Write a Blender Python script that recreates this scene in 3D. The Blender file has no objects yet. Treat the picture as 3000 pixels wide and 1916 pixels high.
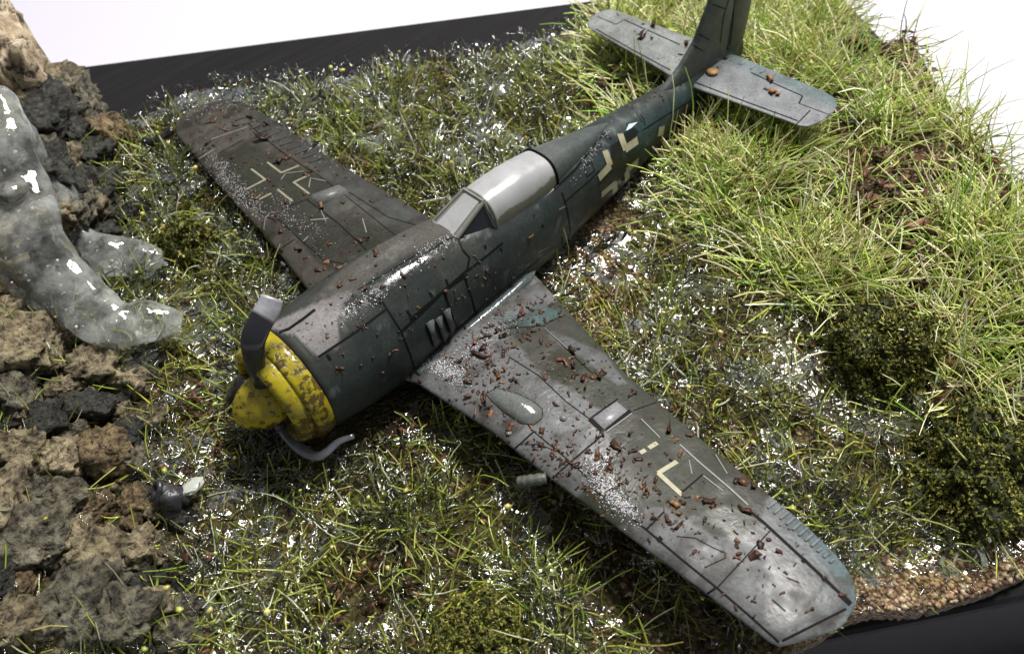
import bpy, bmesh, math
import numpy as np
from mathutils import Matrix, Vector
from mathutils.bvhtree import BVHTree

# ------------------------------------------------------------------ camera, light, exposure
S = 1.0 / 72.0                      # the aircraft is a 1:72 kit: shapes are written at 1:1 and built at 1/72
RNG = np.random.default_rng(7)
PW, PH, FPX = 3000.0, 1916.0, 2298.0
CAM = np.array([0.97, 5.21, 6.42])
HEAD, TILT, ROLL = (math.radians(a) for a in (137.48, 40.55, -3.80))

def rotz(a):
    return np.array([[math.cos(a), -math.sin(a), 0], [math.sin(a), math.cos(a), 0], [0, 0, 1.0]])
def rotx(a):
    return np.array([[1.0, 0, 0], [0, math.cos(a), -math.sin(a)], [0, math.sin(a), math.cos(a)]])
CR = rotz(HEAD) @ rotx(TILT) @ rotz(ROLL)

sc = bpy.context.scene
col = sc.collection
cd = bpy.data.cameras.new('camera')
cam = bpy.data.objects.new('camera', cd)
col.objects.link(cam)
m4 = np.eye(4); m4[:3, :3] = CR; m4[:3, 3] = CAM * S
cam.matrix_world = Matrix(m4.tolist())
cd.sensor_width = 36.0
cd.lens = 36.0 * FPX / PW
cd.clip_start = 0.002
cd.clip_end = 50.0
cd.dof.use_dof = True
cd.dof.focus_distance = 8.2 * S
cd.dof.aperture_fstop = 40.0
sc.camera = cam

w = bpy.data.worlds.new('World'); sc.world = w; w.use_nodes = True
bg = w.node_tree.nodes['Background']
bg.inputs[0].default_value = (0.90, 0.95, 1.0, 1); bg.inputs[1].default_value = 0.20

def area(name, loc, target, sx, sy, power, colr):
    ld = bpy.data.lights.new(name, 'AREA'); ld.shape = 'RECTANGLE'; ld.size = sx; ld.size_y = sy
    ld.energy = power; ld.color = colr
    o = bpy.data.objects.new(name, ld); col.objects.link(o)
    o.location = loc
    o.rotation_euler = (Vector(target) - Vector(loc)).to_track_quat('-Z', 'Y').to_euler()
    return o
area('ceiling_lamp', (-0.36, -0.06, 0.66), (-0.04, 0.01, 0), 0.28, 0.16, 10.0, (1.0, 0.965, 0.93))

sc.view_settings.view_transform = 'Standard'
sc.view_settings.look = 'None'
sc.view_settings.exposure = 0.12
sc.view_settings.gamma = 1.0
sc.view_settings.use_curve_mapping = False
sc.render.engine = 'CYCLES'
sc.cycles.max_bounces = 8
sc.cycles.transparent_max_bounces = 12
sc.cycles.use_denoising = True

# ------------------------------------------------------------------ numeric helpers
def proj(X):
    q = (np.asarray(X, float).reshape(-1, 3) - CAM) @ CR
    return np.stack([PW / 2 + FPX * q[:, 0] / -q[:, 2], PH / 2 - FPX * q[:, 1] / -q[:, 2]], 1)
def ray(u, v):
    d = CR @ np.array([(u - PW / 2) / FPX, -(v - PH / 2) / FPX, -1.0])
    return d / np.linalg.norm(d)
def on(u, v, axis, val):
    d = ray(u, v)
    return CAM + d * ((val - CAM[axis]) / d[axis])
K = 0.45523
ORI = {1: (500, 700), 3: (1200, 300), 4: (1700, 0), 5: (1200, 900), 6: (1700, 1216), 7: (400, 250)}
def Z(k, *pts):                      # points read off one of the enlarged views of the photograph
    return [(ORI[k][0] + K * x, ORI[k][1] + K * y) for x, y in pts]

def hash3(ix, iy, iz, seed):
    h = (ix * 374761393 + iy * 668265263 + iz * 2147483647 + seed * 1274126177) & 0xFFFFFFFF
    h = ((h ^ (h >> 13)) * 1274126177) & 0xFFFFFFFF
    h = (h ^ (h >> 16)) & 0xFFFFFFFF
    return h.astype(np.float64) / 4294967295.0
def vnoise(P, scale=1.0, seed=0):
    P = np.asarray(P, float) * scale
    i = np.floor(P).astype(np.int64); f = P - i; f = f * f * (3 - 2 * f)
    r = 0
    for dx in (0, 1):
        for dy in (0, 1):
            for dz in (0, 1):
                wt = (f[:, 0] if dx else 1 - f[:, 0]) * (f[:, 1] if dy else 1 - f[:, 1]) * (f[:, 2] if dz else 1 - f[:, 2])
                r = r + wt * hash3(i[:, 0] + dx, i[:, 1] + dy, i[:, 2] + dz, seed)
    return r
def fbm(P, scale=1.0, seed=0, n=4):
    a, t, r = 0.5, 0, 0
    for k in range(n):
        r = r + a * vnoise(P, scale * 2.03 ** k, seed + k * 17); t += a; a *= 0.5
    return r / t
def inpoly(Q, poly):
    Q = np.asarray(Q, float); x, y = Q[:, 0], Q[:, 1]; r = np.zeros(len(Q), bool)
    n = len(poly)
    for i in range(n):
        x1, y1 = poly[i]; x2, y2 = poly[(i + 1) % n]
        if y1 == y2: continue
        c = ((y1 > y) != (y2 > y)) & (x < (x2 - x1) * (y - y1) / (y2 - y1) + x1)
        r ^= c
    return r
def polydist(Q, poly):
    Q = np.asarray(Q, float); d = np.full(len(Q), 1e9); n = len(poly)
    for i in range(n):
        a = np.array(poly[i], float); b = np.array(poly[(i + 1) % n], float); ab = b - a
        t = np.clip(((Q - a) @ ab) / (ab @ ab + 1e-12), 0, 1)
        d = np.minimum(d, np.linalg.norm(Q - a - t[:, None] * ab, axis=1))
    return np.where(inpoly(Q, poly), -d, d)      # negative inside
def sm(a, b, x):
    t = np.clip((x - a) / (b - a), 0, 1); return t * t * (3 - 2 * t)
def catmull(P, n):
    P = np.asarray(P, float); Q = np.vstack([2 * P[0] - P[1], P, 2 * P[-1] - P[-2]]); out = []
    m = len(P) - 1
    for t in np.linspace(0, m, n):
        i = min(int(t), m - 1); u = t - i; a, b, c, d = Q[i:i + 4]
        out.append(0.5 * (2 * b + (c - a) * u + (2 * a - 5 * b + 4 * c - d) * u * u + (3 * b - a - 3 * c + d) * u ** 3))
    return np.array(out)

# ------------------------------------------------------------------ object helpers
def mesh_from(name, V, F, smooth=True, attrs=None):
    V = np.asarray(V, float) * S
    me = bpy.data.meshes.new(name)
    if isinstance(F, np.ndarray):
        n, k = F.shape
        me.vertices.add(len(V)); me.vertices.foreach_set('co', V.ravel())
        me.loops.add(n * k); me.loops.foreach_set('vertex_index', F.ravel().astype(np.int32))
        me.polygons.add(n); me.polygons.foreach_set('loop_start', (np.arange(n) * k).astype(np.int32))
        me.update(calc_edges=True)
    else:
        me.from_pydata(V.tolist(), [], [tuple(int(i) for i in f) for f in F]); me.update()
    if smooth:
        me.polygons.foreach_set('use_smooth', np.ones(len(me.polygons), bool))
    for k_, a in (attrs or {}).items():
        a = np.asarray(a, float)
        if a.ndim == 2:
            at = me.attributes.new(k_, 'FLOAT_COLOR', 'POINT')
            at.data.foreach_set('color', np.c_[a[:, :3], np.ones(len(a))].astype(np.float32).ravel())
        else:
            at = me.attributes.new(k_, 'FLOAT', 'POINT'); at.data.foreach_set('value', a.astype(np.float32))
    return me
def mk(name, V, F, mat, parent=None, smooth=True, attrs=None, **props):
    me = mesh_from(name, V, F, smooth, attrs)
    o = bpy.data.objects.new(name, me); col.objects.link(o)
    if mat: me.materials.append(mat)
    if parent: o.parent = parent
    for k_, v in props.items(): o[k_] = v
    return o
def tri(F):
    F = np.asarray(F); return np.vstack([F[:, [0, 1, 2]], F[:, [0, 2, 3]]])
def gridF(nu, nv, wrapv=False):
    i = np.arange(nu - 1)[:, None]; j = np.arange(nv if wrapv else nv - 1)[None, :]
    j2 = (j + 1) % nv
    return np.stack([(i * nv + j).ravel(), (i * nv + j2).ravel(), ((i + 1) * nv + j2).ravel(), ((i + 1) * nv + j).ravel()], 1)
def tube(path, rad, nv=8, cap=True, flat=None, up=(0, 0, 1)):
    path = np.asarray(path, float); n = len(path); rad = np.broadcast_to(np.asarray(rad, float), (n,))
    t = np.gradient(path, axis=0); t /= np.linalg.norm(t, axis=1)[:, None] + 1e-12
    upv = np.asarray(up, float); V = []
    side0 = None
    for i in range(n):
        s = np.cross(t[i], upv)
        if np.linalg.norm(s) < 1e-3: s = np.cross(t[i], (1, 0, 0))
        s /= np.linalg.norm(s)
        if side0 is not None and s @ side0 < 0: s = -s
        side0 = s; b = np.cross(s, t[i])
        a = np.linspace(0, 2 * math.pi, nv, endpoint=False)
        fl = 1.0 if flat is None else (flat if np.isscalar(flat) else flat[i])
        V.append(path[i] + rad[i] * (np.cos(a)[:, None] * s + fl * np.sin(a)[:, None] * b))
    V = np.vstack(V); F = [tuple(f) for f in gridF(n, nv, True)]
    if cap:
        V = np.vstack([V, path[0], path[-1]]); c0, c1 = n * nv, n * nv + 1
        for j in range(nv):
            F.append((c0, (j + 1) % nv, j)); F.append((c1, (n - 1) * nv + j, (n - 1) * nv + (j + 1) % nv))
    return V, F
def merge(parts):
    V, F, o = [], [], 0
    for v, f in parts:
        V.append(np.asarray(v)); F += [tuple(i + o for i in q) for q in f]; o += len(v)
    return np.vstack(V), F
def bvh_of(*vf):
    V, F = merge(vf); return BVHTree.FromPolygons(V.tolist(), [tuple(int(i) for i in f) for f in F])
def hit(tree, u, v):
    d = ray(u, v); r = tree.ray_cast(Vector(CAM), Vector(d))
    if r[0] is None: return None, None
    n = np.array(r[1])
    if n @ d > 0: n = -n
    return np.array(r[0]), n
def empty(name, loc=(0, 0, 0), **props):
    o = bpy.data.objects.new(name, None); col.objects.link(o); o.location = np.asarray(loc, float) * S
    o.empty_display_size = 0.01
    for k_, v in props.items(): o[k_] = v
    return o

# ------------------------------------------------------------------ materials
class NT:
    def __init__(s, name):
        s.m = bpy.data.materials.new(name); s.m.use_nodes = True; s.t = s.m.node_tree; s.n = s.t.nodes
        s.b = s.n['Principled BSDF']
    def new(s, t, **kw):
        n = s.n.new(t)
        for k_, v in kw.items(): setattr(n, k_, v)
        return n
    def link(s, a, b): s.t.links.new(a, b)
    def set(s, k_, v): s.b.inputs[k_].default_value = v
    def coords(s):
        return s.new('ShaderNodeTexCoord').outputs['Object']
    def noise(s, scale, detail=4, rough=0.55, dist=0.0):
        n = s.new('ShaderNodeTexNoise'); n.inputs['Scale'].default_value = scale; n.inputs['Detail'].default_value = detail
        n.inputs['Roughness'].default_value = rough; n.inputs['Distortion'].default_value = dist
        s.link(s.coords(), n.inputs['Vector']); return n.outputs['Fac']
    def vor(s, scale, feature='F1'):
        n = s.new('ShaderNodeTexVoronoi', feature=feature); n.inputs['Scale'].default_value = scale
        s.link(s.coords(), n.inputs['Vector']); return n
    def ramp(s, fac, stops, interp='LINEAR'):
        n = s.new('ShaderNodeValToRGB'); n.color_ramp.interpolation = interp
        e = n.color_ramp.elements
        while len(e) < len(stops): e.new(0.5)
        for el, (p, c) in zip(e, stops):
            el.position = p; el.color = (*(c if not np.isscalar(c) else (c, c, c)), 1)
        s.link(fac, n.inputs['Fac']); return n.outputs['Color']
    def attr(s, name):
        n = s.new('ShaderNodeAttribute', attribute_name=name); return n
    def mix(s, fac, a, b, mode='MIX'):
        n = s.new('ShaderNodeMix', data_type='RGBA', blend_type=mode)
        for sock, v in ((n.inputs['Factor'], fac), (n.inputs['A'], a), (n.inputs['B'], b)):
            if hasattr(v, 'is_linked'): s.link(v, sock)
            elif np.isscalar(v): sock.default_value = v
            else: sock.default_value = (*v, 1)
        return n.outputs['Result']
    def math(s, op, a, b=0.0):
        n = s.new('ShaderNodeMath', operation=op)
        for sock, v in ((n.inputs[0], a), (n.inputs[1], b)):
            if hasattr(v, 'is_linked'): s.link(v, sock)
            else: sock.default_value = v
        return n.outputs[0]
    def bump(s, h, strength=0.5, dist=0.0003):
        n = s.new('ShaderNodeBump'); n.inputs['Strength'].default_value = strength; n.inputs['Distance'].default_value = dist
        s.link(h, n.inputs['Height']); s.link(n.outputs['Normal'], s.b.inputs['Normal']); return n

def simple(name, c, rough=0.5, spec=0.5, var=0.25, scale=900, bump=0.0):
    t = NT(name); n = t.noise(scale)
    t.link(t.mix(n, tuple(x * (1 - var) for x in c), tuple(min(1, x * (1 + var)) for x in c)), t.b.inputs['Base Color'])
    t.set('Roughness', rough); t.set('Specular IOR Level', spec)
    if bump: t.bump(n, bump)
    return t.m

def paint_mat():
    # model paint: vertex colour (camouflage, painted window tint), fine grain, brown speckle, patches of wet varnish
    t = NT('aircraft_paint'); a = t.attr('Col').outputs['Color']; wet = t.attr('Wet').outputs['Fac']
    g = t.ramp(t.noise(2600, 3), [(0.3, 0.80), (0.7, 1.18)])
    c = t.mix(1.0, a, g, 'MULTIPLY')
    big = t.ramp(t.noise(260, 5, 0.65), [(0.35, 0.78), (0.65, 1.15)])
    c = t.mix(0.7, c, big, 'MULTIPLY')
    spk = t.ramp(t.noise(1700, 2, 0.45), [(0.640, 0.0), (0.665, 1.0)])
    c = t.mix(t.math('MULTIPLY', spk, t.attr('Dirt').outputs['Fac']), c, (0.045, 0.022, 0.014))
    t.link(c, t.b.inputs['Base Color'])
    r = t.mix(wet, t.ramp(t.noise(700, 4), [(0.3, 0.40), (0.7, 0.58)]), (0.12, 0.12, 0.12))
    t.link(r, t.b.inputs['Roughness']); t.link(t.math('ADD', t.math('MULTIPLY', wet, 0.35), 0.17), t.b.inputs['Specular IOR Level'])
    h = t.math('ADD', t.math('MULTIPLY', t.noise(1900, 3), 0.25), t.math('MULTIPLY', t.math('MULTIPLY', t.noise(520, 3), wet), 1.3))
    t.bump(h, 0.55, 0.00025)
    return t.m
def glint_mat():
    # clear resin: only its surface reflection shows
    t = NT('clear_resin'); t.n.remove(t.b); out = t.n['Material Output']
    gl = t.new('ShaderNodeBsdfGlossy'); gl.inputs['Roughness'].default_value = 0.05
    tr = t.new('ShaderNodeBsdfTransparent'); tr.inputs['Color'].default_value = (0.93, 0.94, 0.90, 1)
    fr = t.new('ShaderNodeFresnel'); fr.inputs['IOR'].default_value = 1.5
    mx = t.new('ShaderNodeMixShader'); t.link(fr.outputs[0], mx.inputs[0]); t.link(tr.outputs[0], mx.inputs[1]); t.link(gl.outputs[0], mx.inputs[2])
    t.link(mx.outputs[0], out.inputs['Surface']); return t.m
def yellow_mat():
    t = NT('chipped_yellow_paint')
    y = t.mix(t.noise(420, 4), (0.26, 0.20, 0.007), (0.47, 0.40, 0.018))
    d = t.attr('Dirt').outputs['Fac']
    m2 = t.ramp(t.math('ADD', t.noise(1050, 6, 0.68), t.math('MULTIPLY', d, 0.30)), [(0.63, 0.0), (0.70, 0.9)])
    y = t.mix(t.ramp(t.noise(330, 5, 0.65), [(0.45, 0.0), (0.65, 0.75)]), y, (0.16, 0.13, 0.015))
    c = t.mix(m2, y, (0.06, 0.036, 0.012))
    t.link(c, t.b.inputs['Base Color']); t.set('Roughness', 0.22)
    t.bump(t.math('SUBTRACT', t.noise(1300, 3), m2), 0.35, 0.0002)
    return t.m
def col_mat(name, rough=0.5, spec=0.4, var=0.25, scale=1500, sss=0.0, coat=0.0):
    t = NT(name); a = t.attr('Col').outputs['Color']
    c = t.mix(1.0, a, t.ramp(t.noise(scale, 3), [(0.3, 1 - var), (0.7, 1 + var)]), 'MULTIPLY')
    t.link(c, t.b.inputs['Base Color']); t.set('Roughness', rough); t.set('Specular IOR Level', spec)
    if coat: t.set('Coat Weight', coat); t.set('Coat Roughness', 0.05)
    if sss: t.set('Subsurface Weight', sss); t.set('Subsurface Radius', (0.002, 0.002, 0.001))
    return t.m
def cork_mat():
    t = NT('cork_bark')
    n1 = t.noise(210, 7, 0.7); n2 = t.noise(900, 6, 0.75)
    c = t.ramp(n1, [(0.30, (0.03, 0.026, 0.020)), (0.42, (0.16, 0.135, 0.10)), (0.53, (0.38, 0.335, 0.25)), (0.70, (0.54, 0.50, 0.41))])
    c = t.mix(0.9, c, t.ramp(n2, [(0.40, 0.08), (0.47, 0.75), (0.7, 1.3)]), 'MULTIPLY')
    moss = t.ramp(t.noise(95, 4, 0.6), [(0.52, 0.0), (0.64, 1.0)])
    c = t.mix(t.math('MULTIPLY', moss, 0.55), c, t.mix(n2, (0.05, 0.055, 0.02), (0.20, 0.20, 0.07)))
    tint = t.attr('Tint').outputs['Color']
    c = t.mix(1.0, c, tint, 'MULTIPLY')
    t.link(c, t.b.inputs['Base Color']); t.set('Roughness', 0.48); t.set('Specular IOR Level', 0.4)
    t.bump(t.math('ADD', t.math('MULTIPLY', n2, 1.0), t.math('MULTIPLY', t.noise(1800, 4, 0.6), 0.4)), 1.0, 0.0009)
    return t.m
def ground_mat():
    t = NT('soil_and_sand')
    n1 = t.noise(140, 5, 0.6); v = t.vor(1500); n2 = t.noise(900, 4)
    a = t.attr('Sand').outputs['Fac']
    soil = t.ramp(n2, [(0.3, (0.016, 0.011, 0.006)), (0.55, (0.075, 0.052, 0.020)), (0.75, (0.17, 0.10, 0.04))])
    soil = t.mix(t.ramp(n1, [(0.45, 0.0), (0.6, 0.7)]), soil, (0.065, 0.070, 0.016))
    sand = t.mix(t.ramp(v.outputs['Distance'], [(0.2, 1.0), (0.75, 0.0)]), (0.10, 0.06, 0.03), (0.42, 0.31, 0.20))
    t.link(t.mix(a, soil, sand), t.b.inputs['Base Color'])
    t.set('Roughness', 0.6); t.set('Specular IOR Level', 0.35)
    t.bump(t.math('ADD', n2, v.outputs['Distance']), 0.9, 0.0008)
    return t.m
def film_mat():
    # set resin film: mirror-like by Fresnel, otherwise clear with a little murk
    t = NT('wet_resin_film'); t.n.remove(t.b)
    out = t.n['Material Output']
    gl = t.new('ShaderNodeBsdfGlossy'); gl.inputs['Roughness'].default_value = 0.09; gl.inputs['Color'].default_value = (1, 1, 1, 1)
    tr = t.new('ShaderNodeBsdfTransparent'); tr.inputs['Color'].default_value = (0.93, 0.92, 0.80, 1)
    fr = t.new('ShaderNodeFresnel'); fr.inputs['IOR'].default_value = 1.45
    h1 = t.noise(135, 2, 0.5, 1.8); h2 = t.noise(420, 2, 0.5, 1.2)
    bp = t.new('ShaderNodeBump'); bp.inputs['Strength'].default_value = 1.0; bp.inputs['Distance'].default_value = 0.0012
    t.link(t.math('ADD', h1, t.math('MULTIPLY', h2, 0.35)), bp.inputs['Height'])
    t.link(bp.outputs['Normal'], gl.inputs['Normal']); t.link(bp.outputs['Normal'], fr.inputs['Normal'])
    mx = t.new('ShaderNodeMixShader'); t.link(fr.outputs[0], mx.inputs[0]); t.link(tr.outputs[0], mx.inputs[1]); t.link(gl.outputs[0], mx.inputs[2])
    t.link(mx.outputs[0], out.inputs['Surface'])
    return t.m
def resin_mat():
    t = NT('milky_cast_resin')
    t.set('Base Color', (0.92, 0.95, 0.90, 1)); t.set('Roughness', 0.04); t.set('IOR', 1.42)
    n = t.noise(220, 4, 0.6)
    t.link(t.ramp(n, [(0.38, 0.76), (0.60, 0.96)]), t.b.inputs['Transmission Weight'])
    t.set('Subsurface Weight', 0.0); t.set('Subsurface Radius', (0.006, 0.006, 0.005)); t.set('Subsurface Scale', 1.0)
    t.bump(t.math('ADD', t.noise(170, 2), t.math('MULTIPLY', t.noise(500, 2), 0.12)), 0.5, 0.0014)
    return t.m
def base_mat():
    t = NT('black_stained_wood')
    mp = t.new('ShaderNodeMapping'); mp.inputs['Rotation'].default_value = (0, 0, math.radians(35.4)); mp.inputs['Scale'].default_value = (40, 900, 300)
    t.link(t.coords(), mp.inputs['Vector'])
    n = t.new('ShaderNodeTexNoise'); n.inputs['Scale'].default_value = 1.0; n.inputs['Detail'].default_value = 5; t.link(mp.outputs[0], n.inputs['Vector'])
    t.link(t.mix(n.outputs['Fac'], (0.006, 0.0058, 0.0064), (0.020, 0.019, 0.021)), t.b.inputs['Base Color'])
    t.set('Roughness', 0.6); t.set('Specular IOR Level', 0.10); t.bump(n.outputs['Fac'], 0.4, 0.0002)
    return t.m

M_PAINT, M_YEL, M_CORK, M_GROUND, M_FILM, M_RESIN, M_BASE = paint_mat(), yellow_mat(), cork_mat(), ground_mat(), film_mat(), resin_mat(), base_mat()
M_LINE = simple('dark_panel_wash', (0.006, 0.007, 0.007), 0.6, 0.08)
M_SCUFF = simple('bare_metal_scratch', (0.20, 0.20, 0.17), 0.4)
M_CREAM = simple('faded_cream_marking', (0.33, 0.31, 0.20), 0.45, 0.3, 0.45, 1500)
M_CREAM2 = simple('worn_cream_marking', (0.22, 0.21, 0.14), 0.4, 0.5, 0.5, 1500)
M_BLACK = simple('black_marking', (0.008, 0.009, 0.009), 0.3)
M_ICE = simple('pale_blue_marking', (0.55, 0.70, 0.72), 0.25)
M_PROP = simple('gloss_black_blade', (0.014, 0.014, 0.018), 0.16, 0.8, 0.5, 600, 0.2)
M_BLADE_HI = simple('highlit_blade_grey', (0.11, 0.11, 0.125), 0.13, 1.0, 0.7, 500, 0.3)  # lower blade only: its bright highlight is put in as a paler grey
M_BARE = simple('worn_grey_metal', (0.26, 0.26, 0.28), 0.25, 0.5, 0.5, 700, 0.3)
def glaz_mat():
    t = NT('dusty_canopy_glazing'); n = t.noise(240, 5, 0.65); z = t.attr('Grime').outputs['Fac']
    c = t.mix(n, (0.26, 0.265, 0.27), (0.40, 0.405, 0.41)); c = t.mix(t.ramp(t.math('ADD', z, t.math('MULTIPLY', n, 0.5)), [(0.75, 0.0), (0.80, 0.85)]), c, (0.11, 0.105, 0.075))
    t.link(c, t.b.inputs['Base Color']); t.link(t.ramp(n, [(0.35, 0.22), (0.65, 0.38)]), t.b.inputs['Roughness']); t.bump(t.noise(900, 3), 0.12, 0.0002); return t.m
M_GLAZ = glaz_mat()
M_DGLASS = simple('dark_windscreen_glass', (0.015, 0.018, 0.022), 0.08, 0.6)
M_FRAME = simple('canopy_frame_grey', (0.16, 0.16, 0.14), 0.4, 0.5, 0.35, 900)
M_TABLE = simple('white_paper', (0.60, 0.585, 0.655), 0.7, 0.2, 0.02, 300)
M_GRASS = col_mat('dry_static_grass', 0.45, 0.35, 0.2, 700, 0.0)
M_WETG = col_mat('wet_static_grass', 0.22, 0.5, 0.25, 700, 0.0, 0.6)
M_GRAV = col_mat('gravel_grains', 0.6, 0.3, 0.3, 2500)
M_BARK = col_mat('red_brown_bark_bits', 0.5, 0.35, 0.55, 2200, 0.0, 0.06)
M_MOSS = col_mat('foam_foliage', 0.65, 0.25, 0.4, 2500)
M_CHAR = simple('charred_grey_stub', (0.03, 0.03, 0.034), 0.35, 0.5, 0.7, 900, 0.8)
M_PALE = simple('pale_frosted_end', (0.42, 0.44, 0.40), 0.35, 0.5, 0.2, 900, 0.4)
M_GUN = simple('grey_gun_metal', (0.085, 0.09, 0.078), 0.5, 0.5, 0.5, 1400, 0.5)
def drop_mat():
    t = NT('white_gel_droplets'); t.set('Base Color', (0.75, 0.74, 0.76, 1)); t.set('Roughness', 0.06); t.set('Transmission Weight', 0.3); t.set('IOR', 1.4)
    return t.m
M_DROP = drop_mat(); M_GLINT = glint_mat()

# ------------------------------------------------------------------ the setting: table, base, ground
ZB = -1.08                                            # top of the black base
V = np.array([(-130, -130, ZB - 2.6), (130, -130, ZB - 2.6), (130, 130, ZB - 2.6), (-130, 130, ZB - 2.6)], float)
mk('table_surface', V, [(0, 1, 2, 3)], M_TABLE, smooth=False, kind='structure', label='plain white paper covered table under the display base')

pb0, pb1 = on(187, 199, 2, ZB), on(1800, -10, 2, ZB)   # back edge of the base
e1 = (pb1 - pb0) / np.linalg.norm(pb1 - pb0); e2 = np.array([-e1[1], e1[0], 0]);
if e2 @ (CAM - pb0) < 0: e2 = -e2
pr_ = on(2585, 108, 2, ZB)                             # a point of the right edge
L1 = (pr_ - pb0) @ e1
DEP = .03 + np.mean([(on(u, v, 2, ZB) - pb0) @ e2 for u, v in ((3000, 1722), (2700, 1815), (2480, 1868))]); BH = 2.6
bm = bmesh.new()
cs = [pb0 + e1 * L1, pb0 - e1 * 6.0, pb0 - e1 * 6.0 + e2 * DEP, pb0 + e1 * L1 + e2 * DEP]
lo = [bm.verts.new((c[0] * S, c[1] * S, (ZB - BH + 0.01) * S)) for c in cs]; hi = [bm.verts.new((c[0] * S, c[1] * S, ZB * S)) for c in cs]
bm.faces.new(lo[::-1]); bm.faces.new(hi)
for i in range(4): bm.faces.new((lo[i], lo[(i + 1) % 4], hi[(i + 1) % 4], hi[i]))
bmesh.ops.recalc_face_normals(bm, faces=bm.faces)
bmesh.ops.bevel(bm, geom=[e for e in bm.edges], offset=0.0014, segments=3, affect='EDGES', profile=0.5)
me = bpy.data.meshes.new('display_base'); bm.to_mesh(me); bm.free(); me.materials.append(M_BASE)
o = bpy.data.objects.new('display_base', me); col.objects.link(o)
o['label'] = 'black stained wooden display base under the grassy groundwork'; o['category'] = 'display base'

CTRL = np.array([
 (.5, .3, -.86), (-1.5, 0, -.82), (-3, 0, -.80), (-5, 0, -.64), (-7, 0, -.42), (-9, 0, -.28),
 (-2.5, 2, -.74), (-2.5, 4, -.70), (-2.4, 5.4, -.92), (-1, 3, -.96), (0, 4, -.90), (.8, 2.5, -.88), (-.6, 1.5, -.92), (-1.5, 5, -.95), (-1.3, 2.0, -.98), (-1.4, 3.7, -1.0),
 (-2, -2, -.64), (-2.4, -3.6, -.46), (-3.2, -5.1, -.20), (-3.5, -3, -.27), (-3.6, -1.2, -.45), (-2.2, -5.6, -.24), (-1.3, -3, -.62), (-1.2, -4.8, -.52), (-.6, -1.5, -.80),
 (-5, -3, -.42), (-6, -5, -.50), (-4.5, -6.2, -.48), (-8, -3.5, -.45),
 (-8, 2, -.40), (-9, -2, -.35), (-11.5, 0, -.30), (-10, 3, -.34), (-8, 4.5, -.50), (-6, 3, -.62), (-5.5, 5.5, -.86), (-4, 6.1, -.95), (-4.2, 2.5, -.70),
 (1.0, -1, -.70), (2, -1, -.42), (3, -1, -.10), (1, -2.6, -.45), (2, -3, .15), (.4, -4.2, -.30), (1.6, -5, .45), (-.4, -6.6, .05), (.4, -7.5, .45), (-1.0, -8.2, .15), (2.2, .8, -.62), (3.4, 1, -.35), (1.2, 1.0, -.80), (4, -4, .5)], float)
def G0(x, y):
    x = np.asarray(x, float); y = np.asarray(y, float)
    num = 0; den = 0
    for cx, cy, cz in CTRL:
        q = np.exp(-((x - cx) ** 2 + (y - cy) ** 2) / (2 * 1.05 ** 2)) + 1e-9; num = num + q * cz; den = den + q
    return num / den
def G(x, y):
    z = G0(x, y); P = np.stack([np.ravel(x), np.ravel(y), np.zeros(np.size(x))], 1)
    n = (fbm(P, 1.3, 3, 3) - 0.5) * 0.16 + (fbm(P, 6.0, 9, 3) - 0.5) * 0.07
    return z + n.reshape(np.shape(z))
def gpx(u, v, z):
    for k in range(12):                      # the edge lies on the ground surface itself
        p = on(u, v, 2, z); z = 0.5 * z + 0.5 * (float(G0(p[0], p[1])) + 0.06)
    return tuple(on(u, v, 2, z)[:2])
OUT = [gpx(300, 330, -.3), gpx(420, 338, -.5), gpx(560, 268, -.45), gpx(700, 258, -.45), gpx(800, 253, -.5), gpx(900, 232, -.5), gpx(1049, 216, -.5), gpx(1161, 193, -.5),
       gpx(1290, 170, -.5), gpx(1406, 147, -.5), gpx(1527, 122, -.5), gpx(1631, 92, -.5), gpx(1747, 52, -.5), gpx(1900, -20, -.45), gpx(2080, -90, -.4), gpx(2280, -80, -.35), gpx(2405, 8, -.35), gpx(2464, 70, -.3),
       gpx(2519, 140, -.3), gpx(2619, 118, -.3), gpx(2651, 90, -.3), gpx(2690, 128, -.32), gpx(2737, 222, -.34), gpx(2810, 315, -.36), gpx(2874, 405, -.4), gpx(2956, 528, -.45), gpx(3010, 650, -.5),
       gpx(3120, 900, -.6), gpx(3180, 1300, -.7), gpx(3100, 1640, -.8), gpx(3000, 1686, -.82), gpx(2900, 1730, -.82), gpx(2820, 1754, -.82), gpx(2740, 1778, -.82), gpx(2660, 1788, -.82), gpx(2576, 1785, -.82),
       gpx(2488, 1808, -.82), gpx(2430, 1850, -.84), gpx(2200, 1960, -.85), gpx(1900, 2100, -.85), (2.6, 5.2), (4.6, 2.0), (4.4, -5.0), (1.5, -9.2), (-.6, -9.3), (-1.3, -8.0), (-1.5, -6.9)]
NX, NY = 330, 330
gx = np.linspace(-13.2, 5.0, NX); gy = np.linspace(-9.8, 7.6, NY)
GX, GY = np.meshgrid(gx, gy, indexing='ij'); Q = np.stack([GX.ravel(), GY.ravel()], 1)
SD = polydist(Q, OUT)
gz = G(GX, GY).ravel()
edge_n = (vnoise(np.c_[Q, np.zeros(len(Q))], 5.0, 4) - 0.5) * 0.08
def snap(Q, poly):
    Q = np.asarray(Q, float); best = np.full(len(Q), 1e9); out = Q.copy(); n = len(poly)
    for i in range(n):
        a = np.array(poly[i], float); b = np.array(poly[(i + 1) % n], float); ab = b - a
        t = np.clip(((Q - a) @ ab) / (ab @ ab + 1e-12), 0, 1); c = a + t[:, None] * ab; d = np.linalg.norm(Q - c, axis=1)
        m = d < best; best[m] = d[m]; out[m] = c[m]
    return out
SDn = SD + edge_n
keep = SDn < 0.055
rim = keep & (SDn > -0.012)
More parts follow.
